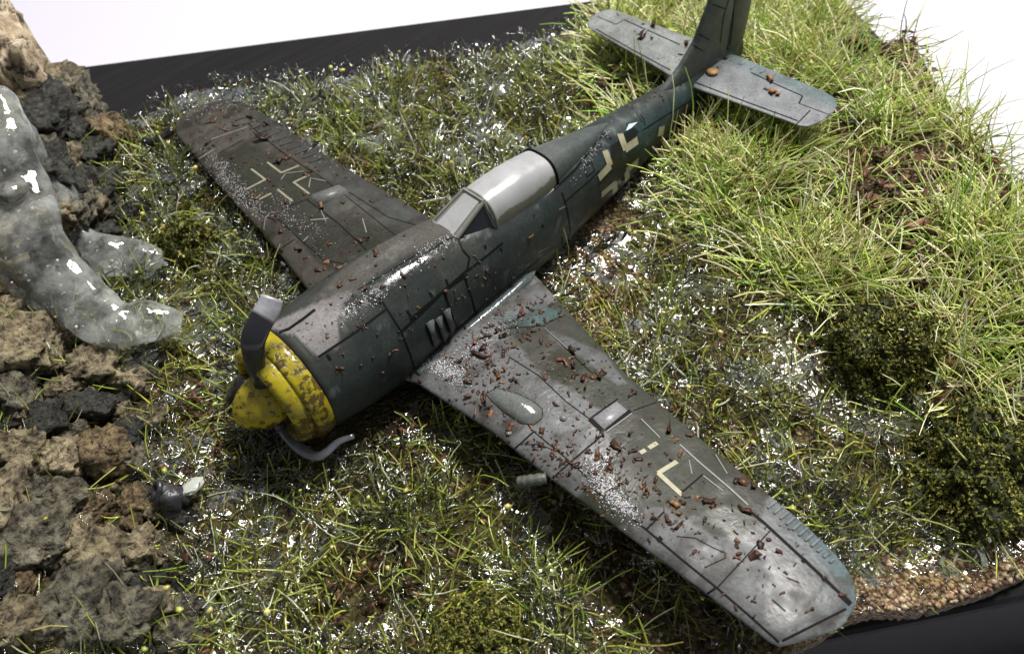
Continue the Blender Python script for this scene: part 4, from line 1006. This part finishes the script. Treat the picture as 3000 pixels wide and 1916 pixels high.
def blades(P, length, width, lean, az, curl, colr, nseg=4, sides=3, rng=None, bend_side=None):
    n = len(P); t = np.linspace(0, 1, nseg + 1)
    az2 = az + (bend_side if bend_side is not None else 0)
    dirx, diry = np.cos(az), np.sin(az)
    V = np.zeros((n, nseg + 1, sides, 3)); pos = P.copy()
    ang = lean.copy(); a_ = az.copy()
    for k in range(nseg + 1):
        wk = width * (1 - .55 * t[k] ** 2)
        d = np.stack([np.sin(ang) * np.cos(a_), np.sin(ang) * np.sin(a_), np.cos(ang)], 1)
        s_ = np.stack([-np.sin(a_), np.cos(a_), 0 * a_], 1); b_ = np.cross(d, s_)
        for j in range(sides):
            th = 2 * math.pi * j / sides
            V[:, k, j] = pos + (wk / 2)[:, None] * (math.cos(th) * s_ + math.sin(th) * b_)
        pos = pos + d * (length / nseg)[:, None]
        ang = ang + curl / nseg; 
        if bend_side is not None: a_ = a_ + bend_side / nseg
    base = (np.arange(n) * (nseg + 1) * sides)[:, None]
    F = []
    for k in range(nseg):
        for j in range(sides):
            j2 = (j + 1) % sides
            F.append(np.stack([base[:, 0] + k * sides + j, base[:, 0] + k * sides + j2, base[:, 0] + (k + 1) * sides + j2, base[:, 0] + (k + 1) * sides + j], 1))
    C = np.repeat(colr, (nseg + 1) * sides, axis=0)
    return V.reshape(-1, 3), np.vstack(F), C
def tuft_points(n, per, spread, rng, accept):
    c = sample_ground(max(1, n // per), rng, accept); i = rng.integers(len(c), size=n)
    off = rng.normal(size=(n, 2)) * spread; P = c[i].copy(); P[:, :2] += off
    az = np.arctan2(off[:, 1], off[:, 0]) + rng.normal(size=n) * .7
    ok = polydist(P[:, :2], OUT) < 0
    P, az = P[ok], az[ok]; P[:, 2] = G(P[:, 0], P[:, 1]) - .01
    return P, az
def pick(rng, n, cols, wts, var=.25):
    c = np.array(cols)[rng.choice(len(cols), size=n, p=np.array(wts) / sum(wts))]
    return np.clip(c * rng.uniform(1 - var, 1 + var, (n, 1)) * rng.uniform(.92, 1.08, (n, 3)), 0, 1)
def edge_short(P):
    q = proj(P); d = -polydist(P[:, :2], OUT); back = (q[:, 1] < 420) & (q[:, 0] < 1750)
    nose = np.exp(-((q[:, 0] - 900) / 330) ** 2 - ((q[:, 1] - 1330) / 170) ** 2)
    front = (q[:, 1] > 1500) & (q[:, 0] > 1900)
    return np.where(back, np.clip(d / .8, .42, 1), 1) * np.where(front, np.clip(d / .7, .25, 1), 1) * (1 - .45 * nose)
def clip_len(P, L, lean, az, zlim):
    # keep strands from poking up through the aircraft
    L = np.minimum(L, np.maximum((zlim - P[:, 2]) / np.maximum(np.cos(lean), .25), .0))
    ex, ey = P[:, 0] + L * np.sin(lean) * np.cos(az), P[:, 1] + L * np.sin(lean) * np.sin(az)
    z2 = near_plane(ex, ey); top_ = P[:, 2] + L * np.cos(lean)
    L = np.where(top_ > z2, L * .45, L)
    return L
BARE = [[(2480, 1660), (2640, 1600), (2760, 1560), (3060, 1430), (3060, 1700), (2480, 1830)], [(2490, 640), (2720, 650), (2720, 850), (2540, 880)], [(2790, 960), (3000, 900), (3000, 1280), (2860, 1200)], [(1650, 660), (1860, 650), (1900, 880), (1760, 960), (1660, 850)], [(2250, 560), (2400, 600), (2380, 700), (2260, 680)], [(2650, 420), (2800, 450), (2780, 560), (2660, 540)]]
MOSS = [(2560, 1025, 150, 112, .70), (2815, 1350, 190, 125, .70), (1400, 1860, 145, 115, .60), (565, 715, 80, 70, .75), (2430, 935, 100, 50, .5)]
def bare(q):
    m = np.zeros(len(q))
    for b in BARE: m = np.maximum(m, (1 - sm(-30, 40, polydist(q, b))) * .9)
    for (u, v, a, b, _) in MOSS[:4]: m = np.maximum(m, ((q[:, 0] - u) / a) ** 2 + ((q[:, 1] - v - b * .15) / (b * 1.1)) ** 2 < 1.15)
    return m
def acc_dry(P, q):
    return (1 - wetness(P)) * (1 - .85 * bare(q)) * (0.08 + 0.92 * sm(.42, .56, fbm(np.c_[P[:, :2], np.zeros(len(P))], 1.5, 55)))
def le_gap(P):
    # sparse wet soil ahead of the port wing, thinned further to deepen its shadow
    d = P[:, 0] - np.interp(P[:, 1], PORT_LE[:, 0], PORT_LE[:, 1]); m = (P[:, 1] > .4) & (P[:, 1] < 5.2)
    return np.where(m & (d > -.5), sm(.25, .85, d), 1.0)
def acc_wet(P, q):
    r_ = 1 - sm(-30, 20, polydist(q, lowpoly)); left_ = (q[:, 0] < 420) & (q[:, 1] < 560)
    return wetness(P) * (1 - .9 * r_) * (1 - .95 * bare(q)) * (0.25 + 0.75 * sm(.40, .56, fbm(np.c_[P[:, :2], np.zeros(len(P))], 1.7, 56))) * np.where(left_, .35, 1) * (.15 + .85 * le_gap(P))
rg = np.random.default_rng(77)
# dry upright static grass behind and beside the tail
P, az = tuft_points(14500, 8, .11, rg, acc_dry); n = len(P)
lean = np.abs(rg.normal(.88, .38, n)); L = rg.uniform(.45, 1.1, n) * (0.75 + .6 * rg.uniform(size=n) ** 3)
L = clip_len(P, L, lean, az, near_plane(P[:, 0], P[:, 1]))
ok = L > .08; P, az, lean, L = P[ok], az[ok], lean[ok], L[ok]; n = len(P)
C = pick(rg, n, [(.72, .68, .38), (.62, .66, .24), (.46, .58, .12), (.24, .42, .06), (.84, .82, .58), (.24, .16, .07)], [3, 4.4, 3.6, 1.6, 2.2, .8])
V, F, CC = blades(P, L, rg.uniform(.017, .031, n), lean, az, rg.normal(.35, .4, n), C, 4, 3, bend_side=rg.normal(0, .5, n))
mk('dry_grass', V, F, M_GRASS, attrs={'Col': CC}, kind='stuff', label='dry straw and green static grass around the tail', category='grass')
# wet matted grass
P, az = tuft_points(17500, 7, .14, rg, acc_wet); n = len(P)
lean = np.abs(rg.normal(1.15, .35, n)); L = rg.uniform(.16, .5, n) * edge_short(P)
L = clip_len(P, L, lean, az, near_plane(P[:, 0], P[:, 1]))
ok = L > .07; P, az, lean, L = P[ok], az[ok], lean[ok], L[ok]; n = len(P)
C = pick(rg, n, [(.10, .125, .016), (.20, .22, .030), (.36, .37, .06), (.48, .46, .18), (.20, .12, .04), (.06, .07, .016)], [3.2, 3.6, 3.2, 1.8, 1.8, 1.4])
V, F, CC = blades(P, L, rg.uniform(.014, .028, n), lean, az, rg.normal(.5, .7, n), C, 4, 3, bend_side=rg.normal(0, 1.1, n))
mk('wet_grass', V, F, M_WETG, attrs={'Col': CC}, kind='stuff', label='wet matted green static grass around the wreck', category='grass')
# taller bright strands with resin beads on their tips
P, az = tuft_points(6000, 4, .12, rg, acc_wet); n = len(P)
lean = np.abs(rg.normal(.8, .35, n)); L = rg.uniform(.3, .75, n) * edge_short(P); L = clip_len(P, L, lean, az, near_plane(P[:, 0], P[:, 1]))
ok = L > .2; P, az, lean, L = P[ok], az[ok], lean[ok], L[ok]; n = len(P)
C = pick(rg, n, [(.30, .34, .05), (.40, .42, .12), (.20, .28, .04), (.50, .52, .34)], [3, 2, 2, 1.2])
V, F, CC = blades(P, L, rg.uniform(.014, .03, n), lean, az, rg.normal(.4, .8, n), C, 4, 3, bend_side=rg.normal(0, .8, n))
tips = V.reshape(n, 5, 3, 3)[:, 4].mean(1); tsel = rg.uniform(size=n) < .05
mk('strand_grass', V, F, M_WETG, attrs={'Col': CC}, kind='stuff', label='tall yellow green strands stiffened with clear resin', category='grass')
tp = tips[tsel]; nb = len(tp); rads = rg.uniform(.010, .028, nb)
V = (ICO1[0][None] * (1 + rg.normal(size=(nb, len(ICO1[0]), 1)) * .2) * rads[:, None, None] * rg.uniform(.6, 1.8, (nb, 1, 3)) + tp[:, None]).reshape(-1, 3); F = (np.array(ICO1[1])[None] + (np.arange(nb) * len(ICO1[0]))[:, None, None]).reshape(-1, 3)
mk('resin_beads', V, F, M_WETG, attrs={'Col': np.repeat(pick(rg, nb, [(.45, .45, .08), (.55, .50, .16), (.36, .40, .10)], [2, 1, 1]), len(ICO1[0]), 0)}, kind='stuff', label='yellow resin beads on the tips of wet strands', category='beads')
# resin beads and curls catching the light low in the wet grass
P = sample_ground(15000, rg, acc_wet); n = len(P); zl = near_plane(P[:, 0], P[:, 1]); P = P[(zl > P[:, 2] + .25)]; n = len(P)
P[:, 2] += rg.uniform(.12, .30, n); az = rg.uniform(0, 2 * math.pi, n); lean = rg.normal(1.45, .25, n)
V, F, CC = blades(P, rg.uniform(.08, .34, n), rg.uniform(.012, .028, n), lean, az, rg.normal(0, .8, n), np.full((n, 3), .5), 4, 5, bend_side=rg.normal(0, 2.2, n))
mk('resin_strands', V, F, M_GLINT, kind='stuff', label='clear glistening resin strands caught in the wet grass', category='resin')
# gravel
def acc_grav(P, q):
    m = np.zeros(len(q))
    for b in SANDP: m = np.maximum(m, 1 - sm(-40, 60, polydist(q, b)))
    return np.clip(np.maximum(m, bare(q) * .8) + .08 * (q[:, 0] > 1600) + .05 * inpoly(q, [(400, 1000), (700, 1000), (750, 1900), (450, 1900)]) + .2 * inpoly(q, [(1150, 170), (1350, 150), (1330, 240), (1150, 260)]), 0, 1)
P = sample_ground(15000, rg, acc_grav); n = len(P); rads = rg.uniform(.014, .042, n)
def bits(P, rads, cols, rng, flat=1.0, src=ICO1):
    n = len(P); B = src[0]; m = len(B)
    j = 1 + rng.normal(size=(n, m, 3)) * .22; sc3 = rng.uniform(.6, 1.3, (n, 1, 3)) * np.array([1, 1, flat])
    V = (B[None] * j * sc3 * rads[:, None, None]); a = rng.uniform(0, 2 * math.pi, n); c, s_ = np.cos(a), np.sin(a)
    V = np.stack([V[..., 0] * c[:, None] - V[..., 1] * s_[:, None], V[..., 0] * s_[:, None] + V[..., 1] * c[:, None], V[..., 2]], -1) + P[:, None]
    F = (np.array(src[1])[None] + (np.arange(n) * m)[:, None, None]).reshape(-1, 3)
    return V.reshape(-1, 3), F, np.repeat(cols, m, 0)
OCT = (np.array([(1, 0, 0), (-1, 0, 0), (0, 1, 0), (0, -1, 0), (0, 0, 1), (0, 0, -1)], float), [(0, 2, 4), (2, 1, 4), (1, 3, 4), (3, 0, 4), (2, 0, 5), (1, 2, 5), (3, 1, 5), (0, 3, 5)])
V, F, CC = bits(P, rads, pick(rg, n, [(.36, .26, .16), (.27, .17, .095), (.48, .38, .26), (.13, .075, .04)], [3, 2.4, 1.6, 2]), rg, .8, OCT)
mk('gravel', V, F, M_GRAV, smooth=False, attrs={'Col': CC}, kind='stuff', label='tan sand and gravel grains between the grass', category='gravel')
# leaf litter on the ground
def acc_lit(P, q):
    r_ = 1 - sm(-30, 20, polydist(q, lowpoly))
    return (sm(.46, .62, fbm(np.c_[P[:, :2], np.zeros(len(P))], 1.1, 66)) * .9 + .08) * (1 - .8 * r_)
def flakes(P, size, cols, rng, lift=.1):
    """thin curled shards: a 3 x 2 bent sheet with thickness"""
    n = len(P); gx_, gy_ = np.meshgrid([-1, -.35, .35, 1], [-.5, .5], indexing='ij'); T = np.stack([gx_.ravel(), gy_.ravel()], 1)
    T = T[None] * (1 + rng.normal(size=(n, 8, 2)) * .28); cu = rng.normal(0, .35, (n, 1))
    zt = cu * T[..., 0] ** 2 + rng.normal(size=(n, 8)) * .12
    top_ = np.dstack([T, zt + .08]); bot = np.dstack([T * .92, zt - .08]); V = np.concatenate([top_, bot], 1)
    asp = rng.uniform(.45, 1.1, (n, 1)); V[..., 1] *= asp
    a = rng.uniform(0, 2 * math.pi, n); tl = rng.normal(0, .3, n)
    c, s_ = np.cos(tl)[:, None], np.sin(tl)[:, None]; x, z = V[..., 0] * c - V[..., 2] * s_, V[..., 0] * s_ + V[..., 2] * c
    c, s_ = np.cos(a)[:, None], np.sin(a)[:, None]; V = np.dstack([x * c - V[..., 1] * s_, x * s_ + V[..., 1] * c, z]) * size[:, None, None] + P[:, None]
    f = []
    for k in range(3):
        i = k * 2; f += [(i, i + 2, i + 3, i + 1), (8 + i, 9 + i, 11 + i, 10 + i), (i, 8 + i, 10 + i, i + 2), (i + 1, i + 3, 11 + i, 9 + i)]
    f += [(0, 1, 9, 8), (6, 14, 15, 7)]
    F = (np.array(f)[None] + (np.arange(n) * 16)[:, None, None]).reshape(-1, 4)
    return V.reshape(-1, 3), F, np.repeat(cols, 16, 0)
P = sample_ground(4600, rg, acc_lit); n = len(P); zl = near_plane(P[:, 0], P[:, 1]); P = P[zl > P[:, 2] + .2]; n = len(P); P[:, 2] += rg.uniform(.03, .16, n)
BROWNS = [(.050, .021, .011), (.085, .036, .017), (.030, .014, .009), (.17, .085, .042)]
V, F, CC = flakes(P, rg.uniform(.02, .065, n), pick(rg, n, BROWNS, [3, 2.2, 3, .9]), rg)
P2 = sample_ground(1700, rg, lambda P, q: (1 - wetness(P)) * (.15 + sm(.45, .6, fbm(np.c_[P[:, :2], np.zeros(len(P))], 1.0, 67)))); P2[:, 2] += rg.uniform(.03, .26, len(P2))
V2, F2, C2 = flakes(P2, rg.uniform(.04, .12, len(P2)), pick(rg, len(P2), BROWNS, [2, 2.2, 2, 1.6]), rg)
F = np.vstack([F, F2 + len(V)]); V = np.vstack([V, V2]); CC = np.vstack([CC, C2])
mk('leaf_litter', V, F, M_BARK, smooth=False, attrs={'Col': CC}, kind='stuff', label='red brown crushed bark litter scattered through the grass', category='litter')

# ------------------------------------------------------------------ moss clumps
MLAB = ['dark green moss clump in dry grass beside the olive wing tip, upper of two', 'wide dark green moss clump beside the gravelly edge of the groundwork', 'dark green moss clump at the groundwork edge in front of the gun barrel', 'small dark moss clump between the waterfall and the dark wing', 'low thin moss patch behind the dark green moss clump in dry grass']
for mi, (u, v, a, b, zf) in enumerate(MOSS):
    p_, n_ = gp(u, v + b * .35); sc_ = np.linalg.norm(p_ - CAM) / FPX; rad = np.array([a * sc_, a * sc_ * .85, b * sc_ * zf * 1.75])
    D = ICO4[0]; nn = fbm(D + mi * 7, 1.7, 81, 3) - .5; n3 = fbm(D + mi * 7, 5.5, 82, 3) - .5
    core = D * (1 + .85 * nn + .7 * n3)[:, None] * rad * .93; core[:, 2] = np.maximum(core[:, 2], -.1)
    cen_ = p_ + np.array([0, 0, rad[2] * .12])
    root = empty('moss_clump', p_, label=MLAB[mi], category='moss', group='moss clumps')
    rm_ = np.random.default_rng(300 + mi)
    Cc = np.tile((.020, .024, .006), (len(core), 1)) * rm_.uniform(.5, 1.5, (len(core), 1))
    mk('core', core + cen_ - p_, ICO4[1], M_MOSS, root, attrs={'Col': Cc})
    k = int(20000 * min(1.2, (a / 170) ** 2 + .15)); idx = rm_.integers(len(D), size=k); idx = idx[D[idx, 2] > -.25]; k = len(idx)
    Pm = core[idx] * rm_.uniform(.94, 1.10, (k, 1)) + cen_ - p_
    kk = rm_.normal(size=(k, 2, 4, 3)) * rm_.uniform(.007, .016, (k, 1, 1, 1)); V = (Pm[:, None, None] + kk).reshape(-1, 3)
    F = np.arange(len(V)).reshape(-1, 4); hgt = np.clip((np.linalg.norm(Pm, axis=1) / np.linalg.norm(rad) - .4) * 1.2, 0, 1)
    CC = np.repeat(pick(rm_, k, [(.13, .14, .026), (.20, .20, .042), (.34, .31, .075), (.075, .085, .018)], [3, 3, 1.6, 2], .4), 8, 0)
    f_ = mk('foliage', V, F, M_MOSS, root, smooth=False, attrs={'Col': CC}); f_['kind'] = 'stuff'

# ------------------------------------------------------------------ charred stub in the wet gravel
p_, n_ = gp(500, 1500)
st = empty('charred_stub', p_, label='short bent charred grey stub with a pale round end by the rubble', category='stub')
def at_(u, v, z): return on(u, v, 2, z) - p_
A = [at_(525, 1540, p_[2] - .05), at_(512, 1490, p_[2] + .10), at_(498, 1455, p_[2] + .24), at_(460, 1440, p_[2] + .30)]
def rough_tube(A, r0, amp, seed, n=26):
    Pp = catmull(A, n); V, F = tube(Pp, r0 * (1 + amp * (fbm(Pp, 6, seed) - .5) * 2), 22, True)
    c = np.repeat(Pp, 22, 0); c = np.vstack([c, Pp[:1], Pp[-1:]]); V = c + (V - c) * (1 + 1.3 * (fbm(V, 7, seed + 1) - .5))[:, None]; return V, F
V, F = rough_tube(A, .11, .3, 2); mk('body', V, F, M_CHAR, st)
V, F = rough_tube([at_(495, 1450, p_[2] + .24), at_(530, 1452, p_[2] + .20), at_(558, 1462, p_[2] + .16)], .075, .4, 5); mk('arm', V, F, M_CHAR, st)
e_ = at_(470, 1440, p_[2] + .30); a_ = np.linspace(0, 2 * math.pi, 28); ax = np.array([.75, -.35, .55]); ax /= np.linalg.norm(ax); s1 = np.cross(ax, (0, 0, 1)); s1 /= np.linalg.norm(s1); s2 = np.cross(ax, s1)
V, F = tube(e_ + ax * .03 + .10 * (np.cos(a_)[:, None] * s1 + np.sin(a_)[:, None] * s2) * (1 + .12 * np.sin(3 * a_))[:, None], .03, 8, False); mk('rim', V, F, M_CHAR, st)
V = ICO3[0] * np.array([.13, .13, .045]) * (1 + (fbm(ICO3[0], 2.5, 5)[:, None] - .5) * .6); V = V @ rotx(.5).T + at_(560, 1425, p_[2] + .22); mk('pale_end', V, ICO3[1], M_PALE, st)

# ------------------------------------------------------------------ bark chips, gel and strands resting on the aircraft
def flake_at(u, v, size_px, tree, lab, grp, rng, c=None):
    p_, n_ = hit(tree, u, v)
    if p_ is None: return
    sz = size_px * np.linalg.norm(p_ - CAM) / FPX / 2
    V, F, CC = flakes(np.zeros((1, 3)), np.array([sz]), np.array([c if c is not None else pick(rng, 1, BROWNS, [3, 2.4, 2.2, 1.3])[0]]), rng)
    zq = Vector((0, 0, 1)).rotation_difference(Vector(n_)).to_matrix(); V = V @ np.array(zq).T
    if lab == 'P':
        mid = 'large' if size_px > 34 else ('small' if size_px < 21 else 'middling')
        y_, x_ = p_[1], p_[0]
        zone = ('heaped along the root of the light grey wing' if y_ < 1.25 else 'beside the teardrop bulge of the light grey wing' if y_ < 1.9 and x_ > -2.5 else 'by the trailing edge of the light grey wing root' if y_ < 2.3 and x_ < -2.5
                else 'by the hatch of the light grey wing' if y_ < 2.6 else 'around the cream cross of the light grey wing' if y_ < 3.7 else 'by the ribbed aileron of the light grey wing' if x_ < -2.45 else 'on the bare grey outer panel of the wing')
        lab = '%s red brown bark chip %s' % (mid, zone)
    elif lab == 'S':
        y_ = -p_[1]; lab = '%s red brown bark speck on the dark wing, %s' % ('larger' if size_px > 22 else 'tiny', 'next to the cowling' if y_ < 1.8 else 'inboard of its cream cross' if y_ < 2.9 else 'around its cream cross' if y_ < 4.0 else 'near its sunken tip')
    elif lab == 'T':
        lab = '%s rust brown bark chip on the tailplane %s' % ('larger' if size_px > 22 else 'small', 'with the round tan pebble' if p_[1] > 0 else 'on the far side of the fin')
    elif lab == 'U':
        lab = 'tiny brown bark speck stuck on the fuselage %s' % ('behind the canopy' if p_[0] < -4.4 else 'below the canopy' if p_[0] < -2.7 else 'beside the engine cowling')
    o = mk('bark_chip', V, F, M_BARK, smooth=False, attrs={'Col': CC}, label=lab, category='bark chip', group=grp)
    o.location = (p_ + n_ * sz * .16) * S
rf = np.random.default_rng(99)
LP_, LS_, LT_, LU_ = 'P', 'S', 'T', 'U'
GP_, GS_, GT_, GU_ = 'bark chips on the light grey wing', 'bark specks on the dark wing', 'bark chips on the tailplanes', 'bark specks on the fuselage'
PCH = [(5, 720, 20, 60), (5, 780, 15, 50), (5, 500, 190, 80), (5, 560, 160, 70), (5, 600, 190, 60), (5, 480, 260, 90), (5, 450, 310, 100), (5, 530, 300, 70), (5, 420, 230, 60), (5, 660, 260, 60), (5, 600, 325, 30), (5, 635, 352, 34), (5, 540, 375, 36), (5, 610, 400, 40), (5, 370, 360, 46),
       (5, 675, 472, 48), (5, 855, 450, 60), (5, 880, 455, 44), (5, 1000, 360, 110), (5, 960, 340, 80), (5, 1050, 290, 90), (5, 1035, 330, 60), (5, 1050, 375, 50), (5, 1230, 440, 80), (5, 1210, 430, 50), (5, 805, 155, 50), (5, 895, 240, 45), (5, 930, 620, 60), (5, 1020, 550, 55), (5, 1078, 790, 48),
       (5, 1435, 560, 80), (5, 1440, 550, 50), (5, 1200, 850, 36), (5, 930, 890, 70), (5, 950, 920, 60), (5, 920, 950, 60), (5, 1060, 1020, 80), (5, 1030, 1000, 50), (5, 1085, 1030, 50), (5, 1150, 925, 46), (5, 1215, 970, 46), (5, 1290, 980, 56), (5, 1340, 910, 110), (5, 1410, 835, 70), (5, 1430, 930, 60), (5, 1740, 955, 50),
       (5, 1805, 830, 64), (5, 1180, 1060, 50), (5, 1240, 1080, 44), (5, 1130, 1180, 50), (5, 1300, 1040, 60), (5, 1490, 1150, 60), (5, 1520, 1170, 40), (5, 1340, 1110, 40), (6, 600, 565, 90), (6, 640, 570, 60), (6, 760, 525, 70), (6, 830, 555, 80), (6, 860, 585, 50), (6, 1060, 435, 120), (6, 1000, 430, 80), (6, 1110, 450, 60),
       (6, 1060, 610, 70), (6, 1085, 620, 46), (6, 705, 130, 60), (6, 560, 665, 50), (6, 575, 705, 44), (6, 1115, 910, 100), (6, 1030, 890, 60), (6, 1000, 850, 50), (6, 1010, 810, 40), (6, 1015, 920, 44), (6, 1205, 800, 46), (6, 1190, 865, 30), (6, 1285, 880, 46), (6, 1570, 1050, 36), (6, 1690, 1160, 44), (6, 410, 460, 60), (6, 440, 490, 46), (6, 300, 430, 40), (6, 570, 100, 70), (6, 590, 140, 50), (6, 620, 160, 36),
       (5, 440, 560, 54), (5, 470, 600, 44), (5, 500, 650, 50), (5, 425, 680, 56), (5, 410, 540, 40), (5, 460, 640, 40), (5, 620, 540, 44), (5, 530, 465, 40), (5, 1280, 700, 34)]
for k_, x, y, s_ in PCH:
    flake_at(*Z(k_, (x, y))[0], s_ * K * .95, T_PW, LP_, GP_, rf)
SCH = [(1540, 1060, 80), (1550, 1085, 70), (1440, 1000, 50), (1410, 1015, 40), (1040, 1060, 46), (1180, 1190, 46), (1210, 1180, 36), (1090, 1110, 36), (930, 930, 60), (900, 860, 46), (780, 920, 50), (920, 480, 80), (900, 500, 50), (1100, 580, 60), (1120, 560, 40), (1330, 760, 40), (1190, 790, 44), (1730, 960, 60), (1760, 880, 40), (460, 375, 44), (500, 390, 36), (570, 290, 36), (340, 385, 30), (480, 240, 50), (640, 260, 44), (820, 350, 80), (850, 440, 50), (730, 210, 60), (750, 230, 40), (1290, 690, 30), (1080, 700, 36), (960, 760, 40), (880, 650, 44), (1380, 1060, 30)]
for x, y, s_ in SCH: flake_at(*Z(7, (x, y))[0], s_ * K * .95, T_SW, LS_, GS_, rf)
for x, y, s_, tr_2 in [(1220, 500, 70, 0), (1225, 530, 60, 0), (1240, 590, 110, 0), (1270, 600, 80, 0), (1200, 580, 50, 0), (940, 380, 50, 0), (890, 435, 46, 0), (405, 240, 70, 1), (380, 220, 40, 1), (470, 165, 80, 1), (410, 158, 36, 1), (495, 110, 70, 1), (680, 290, 60, 1), (650, 355, 36, 1), (350, 205, 40, 1), (460, 255, 36, 1), (240, 98, 30, 1), (500, 380, 24, 1)]:
    flake_at(*Z(4, (x, y))[0], s_ * K * .9, T_TS if tr_2 else T_TP, LT_, GT_, rf, (.30, .14, .06) if s_ > 68 and not tr_2 else None)
p_, n_ = hit(T_TP, *Z(4, (848, 475))[0])
o = mk('tan_pebble', ICO2[0] * np.array([.085, .085, .03]), ICO2[1], simple('tan_pebble', (.42, .22, .08), .5), label='round flat tan pebble lying on the tailplane', category='pebble'); o.location = (p_ + n_ * .028) * S
for k_, x, y, s_ in [(1, 1310, 70, 90), (1, 1320, 100, 60), (1, 1170, 260, 50), (1, 1090, 300, 60), (1, 1430, 720, 60), (1, 1410, 745, 40), (1, 1085, 835, 60), (1, 1070, 860, 50), (1, 1250, 320, 40), (1, 1590, 440, 36), (1, 1020, 240, 30), (4, 570, 570, 46), (4, 520, 620, 30), (4, 480, 600, 26), (4, 410, 690, 24), (1, 1205, 560, 40), (1, 1265, 575, 36), (1, 1040, 545, 30), (3, 345, 1250, 36), (3, 430, 1120, 40), (3, 480, 1130, 40)]:
    flake_at(*Z(k_, (x, y))[0], s_ * K * .9, T_FUS, LU_, GU_, rf)
# coarse white gel left on the wings and along the wing root
def gel(name, spots, n, tree, label, rng, rmin=.003, rmax=.008):
    parts_ = []; pos = []; rad = []
    while len(pos) < n:
        (cx, cy, sx, sy, an) = spots[rng.integers(len(spots))]
        a, b = rng.normal() * sx, rng.normal() * sy; u = cx + a * math.cos(an) - b * math.sin(an); v = cy + a * math.sin(an) + b * math.cos(an)
        p_, n_ = hit(tree, u, v)
        if p_ is None: n -= 1; continue
        pos.append(p_ + n_ * .004); rad.append(rng.uniform(rmin, rmax))
    V, F, CC = bits(np.array(pos), np.array(rad), np.full((len(pos), 3), .7), rng, .6, ICO1)
    mk(name, V, F, M_DROP, attrs={'Col': CC}, kind='stuff', label=label, category='gel')
gel('gel_grains', [(1330, 1090, 32, 18, .6), (1290, 1080, 30, 12, .6), (1790, 1450, 40, 20, .9), (1830, 1480, 26, 12, .8), (1760, 1410, 30, 14, .9), (1420, 1000, 60, 14, -.6)], 2000, T_PW, 'white glistening gel grains on the light grey wing', np.random.default_rng(1))
gel('gel_grains', [(690, 545, 50, 18, .8), (730, 590, 40, 16, .8), (650, 500, 36, 14, .9), (860, 640, 60, 20, .7), (620, 320, 80, 14, -.2), (900, 400, 90, 20, .6)], 1200, T_SW, 'white glistening gel grains on the dark wing', np.random.default_rng(2))
gel('gel_grains', [(1180, 790, 120, 16, -.56), (1080, 880, 60, 16, -.6), (1290, 710, 50, 10, -.5), (1420, 960, 130, 10, -.62), (1740, 440, 40, 8, -1.0)], 500, T_FUS, 'white glistening gel grains along the top of the fuselage', np.random.default_rng(3), .004, .009)

def crumbs(spots, n, tree, label, rng):
    pos, nor = [], []
    for k in range(n):
        (cx, cy, sx, sy, an) = spots[rng.integers(len(spots))]
        a, b = rng.normal() * sx, rng.normal() * sy; u = cx + a * math.cos(an) - b * math.sin(an); v = cy + a * math.sin(an) + b * math.cos(an)
        p_, n_ = hit(tree, u, v)
        if p_ is not None: pos.append(p_ + n_ * .006)
    m = len(pos); sz = rng.uniform(.007, .026, m) * (1 + 1.2 * (rng.uniform(size=m) < .1))
    V, F, CC = flakes(np.array(pos), sz, pick(rng, m, BROWNS, [3, 2.4, 2.6, .8]), rng)
    mk('bark_crumbs', V, F, M_BARK, smooth=False, attrs={'Col': CC}, kind='stuff', label=label, category='crumbs')
crumbs([(1420, 1000, 90, 40, -.6), (1400, 1040, 70, 60, 0), (1500, 960, 60, 40, -.5), (1700, 1400, 90, 60, .8), (1780, 1330, 90, 50, .8), (1620, 1350, 60, 50, .5), (1450, 1170, 60, 40, .6), (1950, 1480, 120, 70, .8), (1700, 1120, 120, 80, .8), (2180, 1600, 160, 90, .8), (1600, 900, 60, 20, -.6)], 750, T_PW, 'fine brown bark crumbs sprinkled over the light grey wing', np.random.default_rng(11))
crumbs([(900, 560, 200, 120, .7), (720, 430, 140, 80, .7), (1000, 760, 120, 60, .7), (700, 330, 120, 40, .3)], 330, T_SW, 'fine brown bark crumbs sprinkled over the dark wing', np.random.default_rng(12))
crumbs([(1100, 880, 120, 60, -.6), (1350, 850, 150, 60, -.6), (1900, 260, 120, 30, -.7)], 160, T_FUS, 'fine brown bark crumbs stuck along the fuselage', np.random.default_rng(13))
